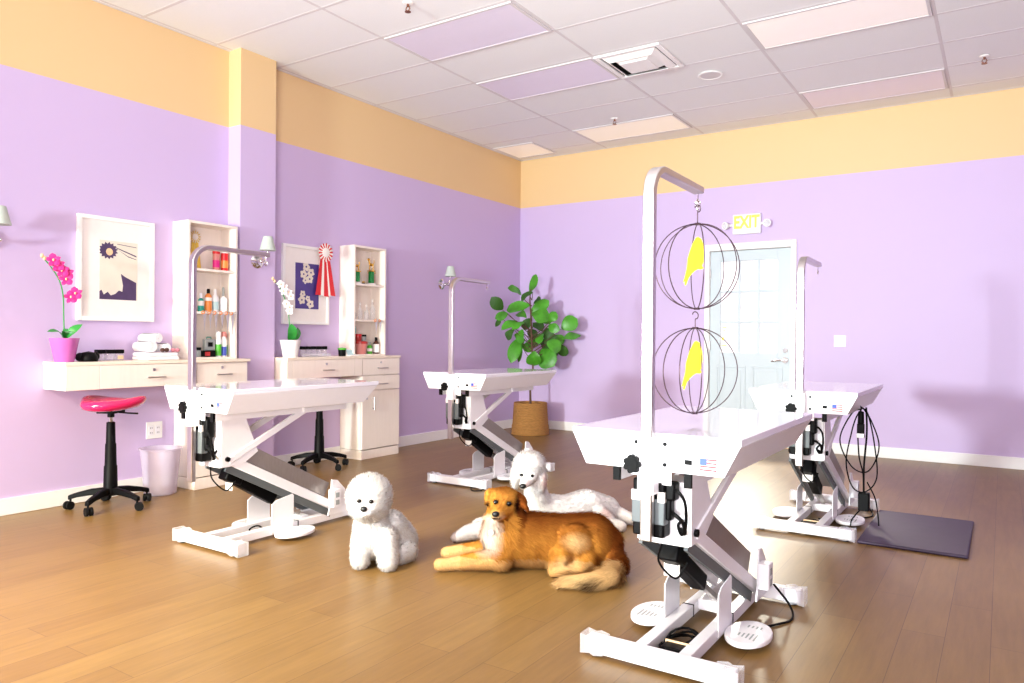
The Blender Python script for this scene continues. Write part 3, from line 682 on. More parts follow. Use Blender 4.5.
def towel(name, label, loc, rz, sx, sy, h, n=3, tilt=0):
    t = MB()
    for k in range(n):
        z0 = k*h/n; hh = h/n; px = []
        for i in range(25):
            a = -PI/2+PI*i/24; px.append((sx/2+hh*.45*math.cos(a), z0+hh/2+hh*.48*math.sin(a)))
        for i in range(25):
            a = PI/2+PI*i/24; px.append((-sx/2+hh*.45*math.cos(a), z0+hh/2+hh*.48*math.sin(a)))
        t.prism(px, -sy/2+.004*k, sy/2-.006*k, lambda u, v_, w: (u, w+.004*math.sin(u*30+v_*40), v_))
    o = t.build(name, M['towel'], None, bevel=.012, seg=3); o.location = loc; o.rotation_euler = (tilt, 0, rz)
    return tag(o, label, 'towel', 'white towels on the desk')
towel('folded_towel', 'white folded towel lying flat on the floating desk', (.16, -5.16, ZT+.001), 0, .18, .25, .055, 2)
def rolled(label, loc, r, L_, rz):
    t = MB(); pts = []
    for i in range(90):
        a = i*.3; k = .006+(r-.006)*(i/89); pts.append((k*math.cos(a), k*math.sin(a)))
    out = [(x, y) for x, y in pts]; inn = [(x*(1-.006/max(.008, math.hypot(x, y))), y*(1-.006/max(.008, math.hypot(x, y)))) for x, y in pts]
    n = 90
    f = lambda u, v_, w: (w, u, v_+r)
    vs = [f(x, y, -L_/2) for x, y in out]+[f(x, y, -L_/2) for x, y in inn]+[f(x, y, L_/2) for x, y in out]+[f(x, y, L_/2) for x, y in inn]; fs = []
    for i in range(n-1):
        fs += [(i, i+1, 2*n+i+1, 2*n+i), (n+i, 3*n+i, 3*n+i+1, n+i+1), (i, n+i, n+i+1, i+1), (2*n+i, 2*n+i+1, 3*n+i+1, 3*n+i)]
    t.add(vs, fs); o = t.build('rolled_towel', M['towel'], None); o.location = loc; o.rotation_euler = (0, 0, rz)
    return tag(o, label, 'towel', 'white towels on the desk')
rolled('white rolled towel on the folded one, nearest the glass jars', (.13, -5.232, ZT+.057), .042, .2, 0)
rolled('white rolled towel on the folded one, nearest the shelf unit', (.13, -5.12, ZT+.057), .034, .2, 0)
rolled('white rolled towel topmost of the towel pile', (.12, -5.185, ZT+.057+.068), .036, .19, .1)
bw = thing('hair_bow', 'dark brown hair bow tucked before the white rolled towels', 'hair bow', (.268, -5.16, ZT+.057))
MB().ball((0, -.016, .018), (.012, .018, .016)).ball((0, .016, .018), (.012, .018, .016)).ball((0, 0, .018), .009).build('bow', M['brownbow'], bw)
bw2 = thing('hair_bow', 'rose hair bow tucked before the white rolled towels', 'hair bow', (.25, -5.065, ZT+.057))
MB().ball((0, -.016, .016), (.012, .018, .015)).ball((0, .016, .016), (.012, .018, .015)).ball((0, 0, .016), .009).build('bow', M['pinkbow'], bw2)

# ------------------------------------------------------------------ stools and bin
def stool(loc, label, rz):
    t = thing('rolling_stool', label, 'stool', loc, rz, 'pink wheeled stools')
    # saddle seat
    n = 40; rings = 9; s = MB(); vs = []; fs = []
    def out(a):
        return .205*(1+.10*math.cos(3*a))*(1.0 if True else 1), .19
    prof = [(0.0, .052), (.35, .05), (.62, .046), (.84, .04), (.96, .024), (1.0, .0), (.95, -.022), (.75, -.034), (.0, -.036)]
    for k, (q, z) in enumerate(prof):
        for j in range(n):
            a = 2*PI*j/n; ra = .2*(1+.09*math.cos(3*a)); x = q*ra*math.cos(a); y = q*ra*math.sin(a)
            sad = .10*(y/.2)**2*.35-.018*(1-q*q)*(1 if z > 0 else 0)+.02*math.cos(3*a)*q*q*.3
            vs.append((x, y, .692+z+sad*q))
    for k in range(len(prof)-1):
        for j in range(n): fs.append((k*n+j, k*n+(j+1) % n, (k+1)*n+(j+1) % n, (k+1)*n+j))
    s.add(vs, fs).build('seat', M['pink'], t, smooth=180)
    MB().box(-.07, .07, -.06, .06, .64, .656).cyl((0, 0, .61), (0, 0, .65), .022).build('seat_plate', M['black'], t, bevel=.004)
    MB().tube([(0, .05, .645), (.02, .13, .642), (.02, .2, .64)], .006, 8).build('lever', M['black'], t)
    MB().cyl((0, 0, .55), (0, 0, .63), .014).build('piston', M['chrome'], t)
    MB().lathe([(.045, .10), (.041, .28), (.037, .285), (.034, .43), (.030, .435), (.027, .575), (.018, .58)], n=20).build('column', M['black'], t)
    MB().lathe([(.05, .085), (.05, .12), (.042, .145)], n=24).build('hub', M['black'], t)
    for k in range(5):
        a = 2*PI*k/5; c, sn = math.cos(a), math.sin(a)
        l = MB(); pts = []
        for q, zc, w, hh in ((.03, .115, .05, .045), (.12, .11, .045, .04), (.2, .095, .038, .032), (.255, .078, .034, .03)):
            pts.append((q, zc, w, hh))
        o = len(l.v)
        for q, zc, w, hh in pts:
            for ww, z_ in ((-w/2, zc-hh/2), (w/2, zc-hh/2), (w/2*.8, zc+hh/2), (-w/2*.8, zc+hh/2)): l.v.append((q*c-ww*sn, q*sn+ww*c, z_))
        for i in range(3):
            for j in range(4): l.f.append([o+i*4+j, o+i*4+(j+1) % 4, o+(i+1)*4+(j+1) % 4, o+(i+1)*4+j]); l.m.append(0)
        l.f += [[o, o+1, o+2, o+3], [o+12, o+13, o+14, o+15]]; l.m += [0, 0]
        lo = l.build('leg', M['black'], t, bevel=.006)
        x, y = .242*c, .242*sn; b = a+.9; u, w_ = math.cos(b), math.sin(b)
        cs = MB().cyl((x, y, .045), (x, y, .07), .007)
        for sg in (-1, 1):
            p0 = Vector((x+u*.012, y+w_*.012, .0275)); ax = Vector((-w_, u, 0)); cs.cyl(p0+ax*sg*.006, p0+ax*sg*.022, .0275, n=20)
        cs.ball((x+u*.006, y+w_*.006, .04), (.018, .018, .014)).build('caster', M['rubber'], lo)
    return t
st = stool((.32, -5.575, 0), 'pink wheeled stool in full view under the floating desk', R(-60))
dup(st, (.28, -3.70, 0), R(-4), 'wheeled stool half hidden by a grooming table, at the second desk')

bn = thing('waste_bin', 'translucent white plastic bin beside the pink stool', 'bin', (.175, -5.13, 0))
MB().lathe([(.105, .0), (.11, .004), (.138, .325), (.148, .33), (.148, .338), (.133, .338), (.106, .01), (0, .008)], n=36).build('bucket', M['frost'], bn)

# ------------------------------------------------------------------ grooming tables
def grooming_table(loc, h, zp_top, zp_bot, label, tail=True):
    t = thing('grooming_table', label, 'grooming table', loc, 0, 'white electric dog grooming tables')
    L = 1.07
    MB().box(-.307, .307, 0, L, h-.026, h).build('tabletop', M['laminate'], t, bevel=.003)
    a0, a1, z0, z1 = .304, .252, h-.026, h-.13
    MB().hexa([(-a1, .002, z1), (a1, .002, z1), (a1, L-.075, z1), (-a1, L-.075, z1), (-a0, .002, z0), (a0, .002, z0), (a0, L-.004, z0), (-a0, L-.004, z0)]).build('apron', M['white'], t, bevel=.002)
    # underframe
    for x in (-.13, .13):
        r_ = MB().box(x-.012, x+.012, .012, .95, h-.176, z1).build('underframe_rail', M['white'], t)
        MB().box(x-.0125, x+.0125, -.002, .012, h-.177, h-.131).build('end_cap', M['black'], r_)
    MB().box(-.16, .16, .60, .66, h-.172, h-.14).build('cross_rail', M['white'], t)
    # carriage: folded plate hanging under the front
    MB().box(-.07, .115, .06, .066, .455, h-.172).box(-.07, -.064, .066, .2, .455, h-.172).box(.109, .115, .066, .2, .455, h-.172).box(-.07, .115, .06, .2, h-.18, h-.174).build('carriage_bracket', M['white'], t, bevel=.003)
    for sg in (-1, 1):
        x = .118 if sg > 0 else -.074
        MB().prism([(.066, .46), (.2, .46), (.30, .52), (.22, h-.176), (.066, h-.176)], x-.003, x+.003, lambda u, v_, w: (w, u, v_)).build('gusset', M['white'], t)
        b = MB().bar((x, .11, .49), (x, .64, h-.16), .02, .036).build('brace', M['white'], t, bevel=.003)
        MB().cyl((x+sg*.004, .10, .50), (x+sg*.016, .10, .50), .014, n=8).build('bolt', M['black'], b)
        # scissor arms
        xa = .104 if sg > 0 else -.06
        u0, u1 = Vector((xa, .10, .505)), Vector((xa+sg*.012, .93, .075))
        MB().bar(u0, u1, .022, .052).build('scissor_arm', M['white'], t, bevel=.004)
        # lower rear bracket
        MB().prism([(.80, .06), (1.0, .06), (1.0, .13), (.94, .21), (.88, .27), (.83, .28), (.82, .13)], sg*.142-.004, sg*.142+.004, lambda u, v_, w: (w, u, v_)).build('rear_bracket', M['white'], t, bevel=.002)
        # base rails, pedals
        MB().box(sg*.082-.022, sg*.082+.022, .09, 1.03, .018, .064).build('base_rail', M['white'], t, bevel=.003)
        MB().box(sg*.082-.024, sg*.082+.024, .60, .607, .016, .066).build('rail_collar', M['gasket'], t)
        pd = MB().prism([(.405, .03), (.565, .03), (.565, .225), (.555, .235), (.435, .215), (.405, .195)], sg*.108-.0025, sg*.108+.0025, lambda u, v_, w: (w, u, v_))
        pd.build('pedal_plate', M['white'], t, bevel=.0015)
        el = []
        for k in range(28):
            a = 2*PI*k/28; el.append((max(.106, .195+.085*math.cos(a)), .505+.13*math.sin(a)))
        el = [(sg*x_, y_) for x_, y_ in el]
        pe = MB().prism(el, .022, .042, lambda u, v_, w: (u, v_, w)).build('foot_pedal', M['white'], t, bevel=.004)
        gr = MB()
        for k in range(5): gr.box(sg*(.17+.016*k)-.003, sg*(.17+.016*k)+.003, .45-.006*k, .48+.004*k, .0415, .0428)
        gr.build('pedal_grip', M['greycloth'], pe); gr = MB()
        for k in range(4): gr.box(sg*(.18+.016*k)-.003, sg*(.18+.016*k)+.003, .55, .575, .0415, .0428)
        gr.build('pedal_grip', M['greycloth'], pe)
    # grey steel cover over the arms, second link and actuator
    d = Vector((0, .83, -.43)).normalized(); nn = Vector((0, .43, .83)).normalized(); p0 = Vector((.024, .10, .505))+nn*.075; Ln = .869
    MB().bar(p0+d*.10, p0+d*.78, .165, .09).build('cover_plate', M['grey_plate'], t, bevel=.003)
    q0 = Vector((0, .12, .45)); q1 = Vector((0, .86, .06))
    for sg in (-1, 1): MB().bar(q0+Vector((sg*.085, 0, 0)), q1+Vector((sg*.10, 0, 0)), .014, .045).build('lower_link', M['greyband'], t)
    ac = MB().bar((0, .17, .40), (0, .50, .20), .06, .065).bar((.0, .17, .41), (0, .27, .36), .075, .085).build('actuator', M['black'], t, bevel=.008)
    MB().bar((0, .48, .212), (0, .70, .08), .022, .022).build('piston_rod', M['steel'], ac)
    MB().box(-.03, .03, .20, .2+.001, .3, .36).build('label', M['ivory'], ac)
    MB().box(-.06, .06, .66, .72, .03, .075).build('cross_block', M['white'], t, bevel=.003)
    # base bars
    for y0, y1 in ((.05, .105), (1.015, 1.07)):
        bb = MB().box(-.275, .275, y0, y1, .014, .07).build('base_bar', M['white'], t, bevel=.004)
        for sg in (-1, 1):
            w = MB(); cx = sg*.262; pr = []
            for k in range(6):
                xx = cx+sg*(-.06+.018*k); j = .001+.005*((k*7) % 3)/2
                pr.append((xx, j))
            for k in range(5):
                (xa, ja), (xb, jb) = pr[k], pr[k+1]; yc, zc = (y0+y1)/2, .043
                va = [(xa, yc+sy*(.0285+ja), max(.003, zc+sz*(.03+ja))) for sy, sz in ((-1, -1), (1, -1), (1, 1), (-1, 1))]
                vb = [(xb, yc+sy*(.0285+jb), max(.003, zc+sz*(.03+jb))) for sy, sz in ((-1, -1), (1, -1), (1, 1), (-1, 1))]
                w.add(va+vb, [(i, (i+1) % 4, 4+(i+1) % 4, 4+i) for i in range(4)]+([(4, 5, 6, 7)] if k == 4 else []))
            w.build('plastic_wrap', M['wrap'], bb, smooth=10, recalc=False)
            MB().cyl((sg*.24, (y0+y1)/2, 0), (sg*.24, (y0+y1)/2, .016), .016).build('foot', M['rubber'], bb)
    # outlet box at the rear
    ob = MB().box(.148, .195, .80, .865, .115, .225).build('outlet_box', M['white'], t, bevel=.004)
    for z in (.145, .19): MB().box(.194, .1965, .818, .848, z-.015, z+.015).build('socket', M['greycloth'], ob, bevel=.002)
    # motor controller and cables
    cb = MB().box(-.066, .05, -.006, .058, .49, h-.16).build('control_box', M['black'], t, bevel=.008)
    MB().box(-.068, .052, -.0085, .03, .535, h-.225).build('housing_band', M['greyband'], cb, bevel=.004)
    MB().box(-.0685, -.03, -.0095, .02, h-.235, h-.20).build('label', M['ivory'], cb); MB().box(.028, .0525, -.0095, .02, h-.235, h-.20).build('label', M['ivory'], cb)
    MB().box(.05, .085, .0, .05, .62, h-.165).box(.05, .07, .005, .045, .55, .625).build('cable_gland', M['black'], cb, bevel=.008)
    MB().tube(spline([(.07, .02, .655), (.10, -.01, .66), (.122, .0, .62), (.118, .02, .54), (.10, .03, .505), (.08, .05, .53), (.095, .055, .55)]), .0055, 8).tube(spline([(.06, .025, .58), (.09, .0, .575), (.112, .01, .55), (.11, .03, .51), (.09, .045, .52)]), .007, 8).build('cable', M['black'], cb)
    MB().tube(spline([(.02, .07, .47), (-.01, .10, .38), (.03, .16, .31), (.06, .2, .36)]), .004, 8).build('cable', M['black'], t)
    # pole, clamp, knob
    yp = -.032; rb = .10; sec = [(-.021, -.013), (.021, -.013), (.021, .013), (-.021, .013)]
    pts = [(0, yp, zp_bot), (0, yp, zp_top-rb-.01)]+[(0, yp+rb-rb*math.cos(k*PI/2/10), zp_top-rb+rb*math.sin(k*PI/2/10)) for k in range(11)]+[(0, .455, zp_top-.004)]
    po = MB().sweep(pts, sec).build('grooming_pole', M['alum'], t, bevel=.004)
    MB().tube([(0, .44, zp_top-.015), (0, .44, zp_top-.04)], .004, 6).tube([(0, .44+.012*math.cos(k*PI/6), zp_top-.052+.012*math.sin(k*PI/6)) for k in range(12)], .003, 6, True).build('eye_hook', M['chrome'], po)
    cl = MB().box(-.03, .03, -.05, .0, h-.205, h-.012).box(-.03, .075, -.006, 0, h-.175, h-.016).box(-.075, -.03, -.006, 0, h-.15, h-.016).build('pole_clamp', M['white'], t, bevel=.003)
    for x, z in ((-.052, h-.035), (.052, h-.035), (.052, h-.105)): MB().cyl((x, -.005, z), (x, -.010, z), .007, n=10).build('bolt', M['black'], cl)
    k = MB().cyl((-.045, -.04, h-.105), (-.045, -.008, h-.105), .009)
    for i in range(7):
        a = 2*PI*i/7; k.cyl((-.045+.022*math.cos(a), -.064, h-.105+.022*math.sin(a)), (-.045+.022*math.cos(a), -.04, h-.105+.022*math.sin(a)), .0105, n=12)
    k.cyl((-.045, -.066, h-.105), (-.045, -.04, h-.105), .022, n=20).build('clamp_knob', M['black'], cl)
    # marks on the front
    MB().box(.12, .144, -.003, .001, h-.098, h-.082).build('maker_plate', M['black'], t)
    fl = MB(); x0, x1, zz0, zz1 = .172, .228, h-.112, h-.072; n = 7; fl.box(x0, x1, -.002, .001, zz0, zz1)
    for i in range(n):
        if i % 2 == 0: fl.mi = 1; fl.box(x0, x1, -.0026, .0, zz0+(zz1-zz0)*i/n, zz0+(zz1-zz0)*(i+1)/n)
    fl.mi = 2; fl.box(x0, x0+.024, -.0032, 0, zz0+(zz1-zz0)*.46, zz1)
    fl.build('flag_sticker', [M['ivory'], M['flagred'], M['flagblue']], t)
    return t
def cord_pile(t, cx, cy, big=True):
    p = []
    n = 60 if big else 34
    for i in range(n):
        a = i*.42; p.append((cx+.055*math.cos(a)*(1+.3*math.sin(i*.31)), cy+.10*math.sin(a)*(1+.25*math.cos(i*.23)), .008+.0007*i))
    p += spline([p[-1], (cx+.05, cy+.22, .01), (cx+.12, cy+.36, .008), (.16, .62, .006), (.24, .74, .006), (.28, .84, .006), (.25, .93, .03), (.2, .86, .13)], 6)[1:]
    MB().tube(p, .0048, 7).build('power_cord', M['black'], t)
    bx_ = MB().box(-.02, .065, .15, .205, .0, .06).build('power_supply', M['black'], t, bevel=.004)
    MB().box(-.023, .068, .204, .208, 0, .066).build('label', M['petalc'], bx_)
GT = grooming_table((4.345, -5.88, 0), .848, 1.757, .483, 'white grooming table in the foreground with wire bird spheres on its pole')
cord_pile(GT, 0, .30)
G1 = grooming_table((1.735, -5.87, 0), .888, 1.647, .385, 'white grooming table behind the sitting fluffy white dog')
MB().tube(spline([(.05, .44, .01), (.0, .40, .06), (-.03, .36, .04), (-.02, .42, .01), (.03, .55, .01), (.0, .7, .02)]), .0048, 7).build('power_cord', M['black'], G1)
G2 = grooming_table((1.785, -3.70, 0), .893, 1.628, .382, 'white grooming table in front of the tall potted fig')
MB().tube(spline([(.05, .9, .01), (.0, .7, .02), (.04, .5, .01), (.06, .2, .006), (.2, -.02, .006), (.27, .02, .006)]), .0048, 7).build('power_cord', M['black'], G2)
G3 = grooming_table((4.355, -3.66, 0), .872, 1.658, .43, 'white grooming table beside the dark floor mat and hanging clipper')
cord_pile(G3, 0.01, .33, False)

# anti-fatigue mat
o = MB().box(4.655, 5.205, -3.60, -2.66, .0, .02).build('floor_mat', M['dark_mat'], None, bevel=.012, seg=3); tag(o, 'dark purple cushioned mat on the floor beside a grooming table', 'mat')

# clipper hanging at the side of the far table
cp = thing('hair_clipper', 'black electric clipper hanging by looped cords from the table side', 'clipper', (4.625, -3.28, 0))
MB().cyl((0, 0, .735), (.0, 0, .66), .017, .019).bar((0, 0, .66), (.0, -.004, .60), .04, .034).build('body', M['black'], cp, bevel=.004)
MB().box(-.022, .022, -.024, .014, .575, .602).build('blade', M['silver'], cp, bevel=.003)
MB().tube([(0, .0, .735), (.0, 0, .765), (-.012, 0, .775), (-.018, .0, .755)], .004, 6).build('hanger', M['black'], cp)
cds = MB()
rr_ = Vector((.834, .551, 0)); o0 = Vector((0, .01, 0))
def cpt(a, z): return o0+rr_*a+Vector((0, 0, z))
cds.tube(spline([cpt(.0, .75), cpt(-.06, .72), (cpt(-.13, .56)), cpt(-.06, .40), cpt(.03, .36), cpt(.09, .43), cpt(.11, .54), cpt(.06, .68), cpt(.01, .755)]), .0042, 7)
cds.tube(spline([cpt(.01, .76), cpt(-.03, .70), cpt(-.06, .6), cpt(-.09, .42), cpt(-.05, .27), cpt(.03, .24), cpt(.10, .33), cpt(.08, .55), cpt(.04, .72), cpt(.0, .76)]), .0042, 7)
cds.tube(spline([cpt(-.02, .58), cpt(-.01, .45), cpt(.015, .35), cpt(.02, .24)]), .0045, 7).tube(spline([cpt(.03, .76), cpt(.035, .6), cpt(.02, .4), cpt(.02, .23)]), .006, 7)
cds.tube(spline([cpt(.04, .30), cpt(.09, .20), cpt(.11, .09), cpt(.115, .03)]), .0042, 7).tube(spline([cpt(.0, .13), cpt(-.05, .07), cpt(-.06, .03)]), .0042, 7)
cds.build('cord', M['black'], cp)
MB().box(-.012, .05, -.01, .045, .125, .235).build('power_brick', M['black'], cp, bevel=.006)

# ------------------------------------------------------------------ wire bird spheres
BIRD = [(335, 155), (352, 165), (362, 190), (368, 225), (370, 260), (366, 300), (358, 322), (368, 335), (352, 342), (335, 340), (318, 350), (295, 372), (280, 395), (266, 437), (258, 430), (262, 412), (250, 418), (258, 390), (270, 340), (275, 280), (286, 240), (300, 200), (312, 175), (322, 158)]
def bird_sphere(loc, label, hook_len, offs, bird_dx):
    t = thing('wire_sphere', label, 'hanging ornament', loc, 0, 'wire spheres with yellow birds'); r = .166
    for k, a in enumerate(offs):
        a = R(a); u = Vector((math.cos(a), math.sin(a), 0))
        MB().tube([u*(r*math.cos(i*2*PI/48))+Vector((0, 0, r*math.sin(i*2*PI/48))) for i in range(48)], .0021, 6, True).build('wire_ring', M['wire'], t)
    for z in (r, -r): MB().lathe([(.012, -.004), (.014, 0), (.012, .004)], (0, 0, z), 14).build('end_cap', M['wire'], t)
    f = Vector((.834, .551, 0)); sc = .166/245
    b = MB().prism(BIRD, -.0012, .0012, lambda u, v_, w: tuple(f*((u-326)*sc+bird_dx)+Vector((-.551, .834, 0))*w+Vector((0, 0, (325-v_)*sc))))
    b.build('bird', M['yellow'], t)
    pts = [(0, 0, r+.002), (0, 0, r+hook_len*.45)]
    pts += [tuple(f*(.011*math.sin(k*PI/6))+Vector((0, 0, r+hook_len*.45+.013-.013*math.cos(k*PI/6)+k*.0006))) for k in range(1, 10)]
    MB().tube(spline(pts, 3), .0022, 7).build('hook', M['wire'], t)
SX, SY = 4.345, -5.44
bird_sphere((SX, SY, 1.455), 'upper wire sphere with a yellow bird silhouette hanging from the pole', .10, (33, -10, 70, 118), -.003)
ln = MB().tube([(SX+.011*math.cos(k*PI/6), SY, 1.699+.014*math.sin(k*PI/6)) for k in range(12)], .0022, 6, True).tube([(SX, SY+.008*math.cos(k*PI/6), 1.683+.012*math.sin(k*PI/6)) for k in range(12)], .0022, 6, True).build('chain_link', M['chrome'], None)
tag(ln, 'small chrome chain link between the pole hook and the upper wire sphere', 'chain')
bird_sphere((SX, SY-.015, 1.047), 'lower wire sphere with a yellow bird silhouette just above the table', .075, (33, 90, 118, 65), .0)

# ------------------------------------------------------------------ potted fig
fg = thing('potted_fig', 'tall leafy fiddle leaf fig in a woven basket in the room corner', 'potted plant', (.53, -.56, 0), R(33.46))
def weave():
    m = mat('woven_seagrass', 'e9a158', .8, var=.35, scale=30, stretch=(1, 1, 5)); nt = m.node_tree; b = nt.nodes['Principled BSDF']
    g_ = nt.nodes.new('ShaderNodeTexCoord'); w = nt.nodes.new('ShaderNodeTexWave'); w.wave_type = 'BANDS'; w.bands_direction = 'Z'; w.inputs['Scale'].default_value = 26; w.inputs['Distortion'].default_value = 3; w.inputs['Detail'].default_value = 3
    nt.links.new(g_.outputs['Object'], w.inputs['Vector']); bp = nt.nodes.new('ShaderNodeBump'); bp.inputs['Strength'].default_value = .9; bp.inputs['Distance'].default_value = .02
    nt.links.new(w.outputs['Fac'], bp.inputs['Height']); nt.links.new(bp.outputs['Normal'], b.inputs['Normal']); return m
prof = []
for i in range(40):
    tt = i/39; prof.append((.226-.022*tt+.006*math.sin(i*PI/1.0+.5)+(.006 if tt < .3 else 0), .385*tt))
prof = [(.0, .001)]+prof+[(.192, .385), (.19, .34)]
bk = MB().lathe(prof, n=48).build('basket', weave(), fg, smooth=180)
MB().lathe([(.195, .345), (0, .355)], n=30).build('soil', M['soil'], fg)
def fpt(zx, zy, y=0): return Vector(((480+zx/5.69-530.2)*.0123, y, (433.6-260-zy/5.69)*.0123))
tr = MB().tube(spline([(0, 0, .34), (-.005, 0, .7), fpt(298, 640), fpt(292, 500), fpt(285, 340), fpt(278, 230), fpt(282, 170)], 6), [.014-.0002*i for i in range(37)], 8)
FL = [(275, 185, 312, 82, 34), (228, 197, 152, 165, 42), (122, 288, 60, 220, 52), (278, 262, 148, 292, 52), (152, 308, 82, 338, 36), (112, 330, 84, 384, 20), (205, 350, 118, 402, 36), (245, 358, 178, 402, 42), (188, 398, 152, 458, 38), (216, 448, 172, 588, 52), (236, 398, 226, 482, 40), (292, 188, 228, 238, 34), (284, 300, 386, 232, 48), (288, 308, 388, 345, 74), (298, 358, 350, 405, 54), (300, 425, 290, 508, 68), (302, 520, 298, 602, 62), (368, 425, 414, 475, 58), (375, 470, 452, 512, 60), (342, 515, 415, 605, 88), (352, 500, 440, 545, 60), (458, 392, 545, 335, 64), (465, 452, 572, 428, 46), (448, 478, 492, 545, 44), (385, 355, 422, 298, 40), (382, 378, 445, 402, 40), (282, 335, 246, 400, 40), (238, 500, 216, 585, 16), (250, 450, 215, 510, 44), (270, 400, 320, 450, 40), (330, 330, 300, 270, 46), (400, 360, 350, 310, 44), (300, 250, 340, 215, 30), (420, 430, 470, 480, 44), (300, 470, 250, 520, 46), (330, 450, 380, 520, 50), (260, 330, 200, 310, 44), (350, 420, 330, 480, 40), (400, 440, 360, 400, 46), (310, 260, 360, 280, 40), (240, 420, 200, 450, 36)]
lf = MB()
for i, (a, b, c, d, w) in enumerate(FL):
    y0 = rng.uniform(-.1, .1); y1 = y0+rng.uniform(-.12, .08)
    if i > 27: y0 += .1; y1 += .14
    nr = Vector((rng.uniform(-.8, .8), -1, rng.uniform(-.2, 1.1)))
    B_, T_ = fpt(a, b, y0), fpt(c, d, y1)
    blade_leaf(lf, B_, T_, w*.0123/5.69*1.45, nr, .02, 8, rng.uniform(.05, .35))
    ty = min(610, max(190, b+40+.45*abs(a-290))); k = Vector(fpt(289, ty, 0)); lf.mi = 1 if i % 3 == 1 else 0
    tr.tube(spline([k, (k*.45+B_*.55)+Vector((0, 0, -.02)), B_], 4), [.006-.0004*j for j in range(9)], 6)
tr.build('trunk', M['bark'], fg)
lf.build('foliage', [M['leaf'], M['leafunder']], fg, smooth=180, recalc=False)

# ------------------------------------------------------------------ dogs
def blob(els, voxel=.009, smooth_it=6):
    mb = MB()
    for e in els:
        if e[0] == 'c':
            _, a, ra, b, rb = e; a_, b_ = Vector(a), Vector(b); mb.ball(a_, ra); mb.ball(b_, rb)
            d = b_-a_; D = d.length
            if D > 1e-4:
                k = (ra-rb)/D; k = max(-.99, min(.99, k)); n = d/D; c = math.sqrt(1-k*k)
                mb.cyl(a_+n*ra*k, b_+n*rb*k, ra*c, rb*c, 18)
        else:
            q = Matrix.Rotation(e[3], 3, e[4]) if len(e) > 3 else None
            mb.ball(e[1], e[2], q)
    o = mb.build('tmp_blob', M['white'], None)
    r = o.modifiers.new('r', 'REMESH'); r.mode = 'VOXEL'; r.voxel_size = voxel
    s = o.modifiers.new('s', 'SMOOTH'); s.factor = .5; s.iterations = smooth_it
    dg = bpy.context.evaluated_depsgraph_get(); dg.update()
    me = bpy.data.meshes.new_from_object(o.evaluated_get(dg))
    bpy.data.objects.remove(o)
    n = len(me.vertices); co_ = np.empty(n*3, np.float32); me.vertices.foreach_get('co', co_); co_ = co_.reshape(-1, 3); co_[:, 2] = np.maximum(co_[:, 2], .002); me.vertices.foreach_set('co', co_.ravel()); me.update()
    return me
def set_col(me, cols):
    at = me.color_attributes.new('Col', 'FLOAT_COLOR', 'POINT'); c = np.ones((len(me.vertices), 4), np.float32); c[:, :3] = cols; at.data.foreach_set('color', c.ravel())
def make_fur(name, me, parent, m, count, comb, length, colfn, lift=.5, width=.0022, jitter=.25, seed=1, skip=None):
    g_ = np.random.default_rng(seed); me.calc_loop_triangles(); nt_ = len(me.loop_triangles)
    tri = np.empty(nt_*3, np.int32); me.loop_triangles.foreach_get('vertices', tri); tri = tri.reshape(-1, 3)
    co_ = np.empty(len(me.vertices)*3, np.float32); me.vertices.foreach_get('co', co_); co_ = co_.reshape(-1, 3)
    no = np.empty(len(me.vertices)*3, np.float32); me.vertices.foreach_get('normal', no); no = no.reshape(-1, 3)
    A, B, Cc = co_[tri[:, 0]], co_[tri[:, 1]], co_[tri[:, 2]]; ar = np.linalg.norm(np.cross(B-A, Cc-A), axis=1)
    ix = g_.choice(nt_, count, p=ar/ar.sum()); u = g_.random((count, 2)); fl_ = u.sum(1) > 1; u[fl_] = 1-u[fl_]; w = np.stack([1-u.sum(1), u[:, 0], u[:, 1]], 1)
    P = (co_[tri[ix]]*w[:, :, None]).sum(1); N = (no[tri[ix]]*w[:, :, None]).sum(1); N /= np.linalg.norm(N, axis=1, keepdims=True)+1e-9
    keep = P[:, 2] > .006
    if skip is not None: keep &= ~skip(P)
    P, N = P[keep], N[keep]; n = len(P)
    Cb = comb(P, N); Cb = Cb-N*(Cb*N).sum(1, keepdims=True); Cb /= np.linalg.norm(Cb, axis=1, keepdims=True)+1e-9
    D = N*lift+Cb+g_.normal(0, jitter, (n, 3)); D /= np.linalg.norm(D, axis=1, keepdims=True)
    Ln = length(P)*g_.uniform(.65, 1.2, n)
    sd = np.cross(D, N+g_.normal(0, .12, (n, 3))); sd /= np.linalg.norm(sd, axis=1, keepdims=True)+1e-9
    bend = Cb*.6-np.array([0, 0, .35]); M1 = P+D*(Ln*.55)[:, None]; D2 = D+bend*.45; D2 /= np.linalg.norm(D2, axis=1, keepdims=True); T = M1+D2*(Ln*.5)[:, None]
    T[:, 2] = np.maximum(T[:, 2], .002); M1[:, 2] = np.maximum(M1[:, 2], .002)
    V = np.stack([P-sd*width, P+sd*width, M1+sd*width*.8, M1-sd*width*.8, T], 1).reshape(-1, 3)
    idx = np.arange(n)*5
    fs = [f for i in idx.tolist() for f in ((i, i+1, i+2, i+3), (i+3, i+2, i+4))]
    fm = bpy.data.meshes.new(name); fm.from_pydata(V.tolist(), [], fs); fm.materials.append(m)
    c = colfn(P)*g_.uniform(.82, 1.15, (n, 1)); set_col(fm, np.repeat(np.clip(c, 0, 1), 5, 0))
    fm.shade_smooth(); fm.normals_split_custom_set_from_vertices(np.repeat(N*.8+D*.2, 5, 0).tolist())
    o = bpy.data.objects.new(name, fm); COL.objects.link(o); o.parent = parent
    return o
YAW = R(33.464)
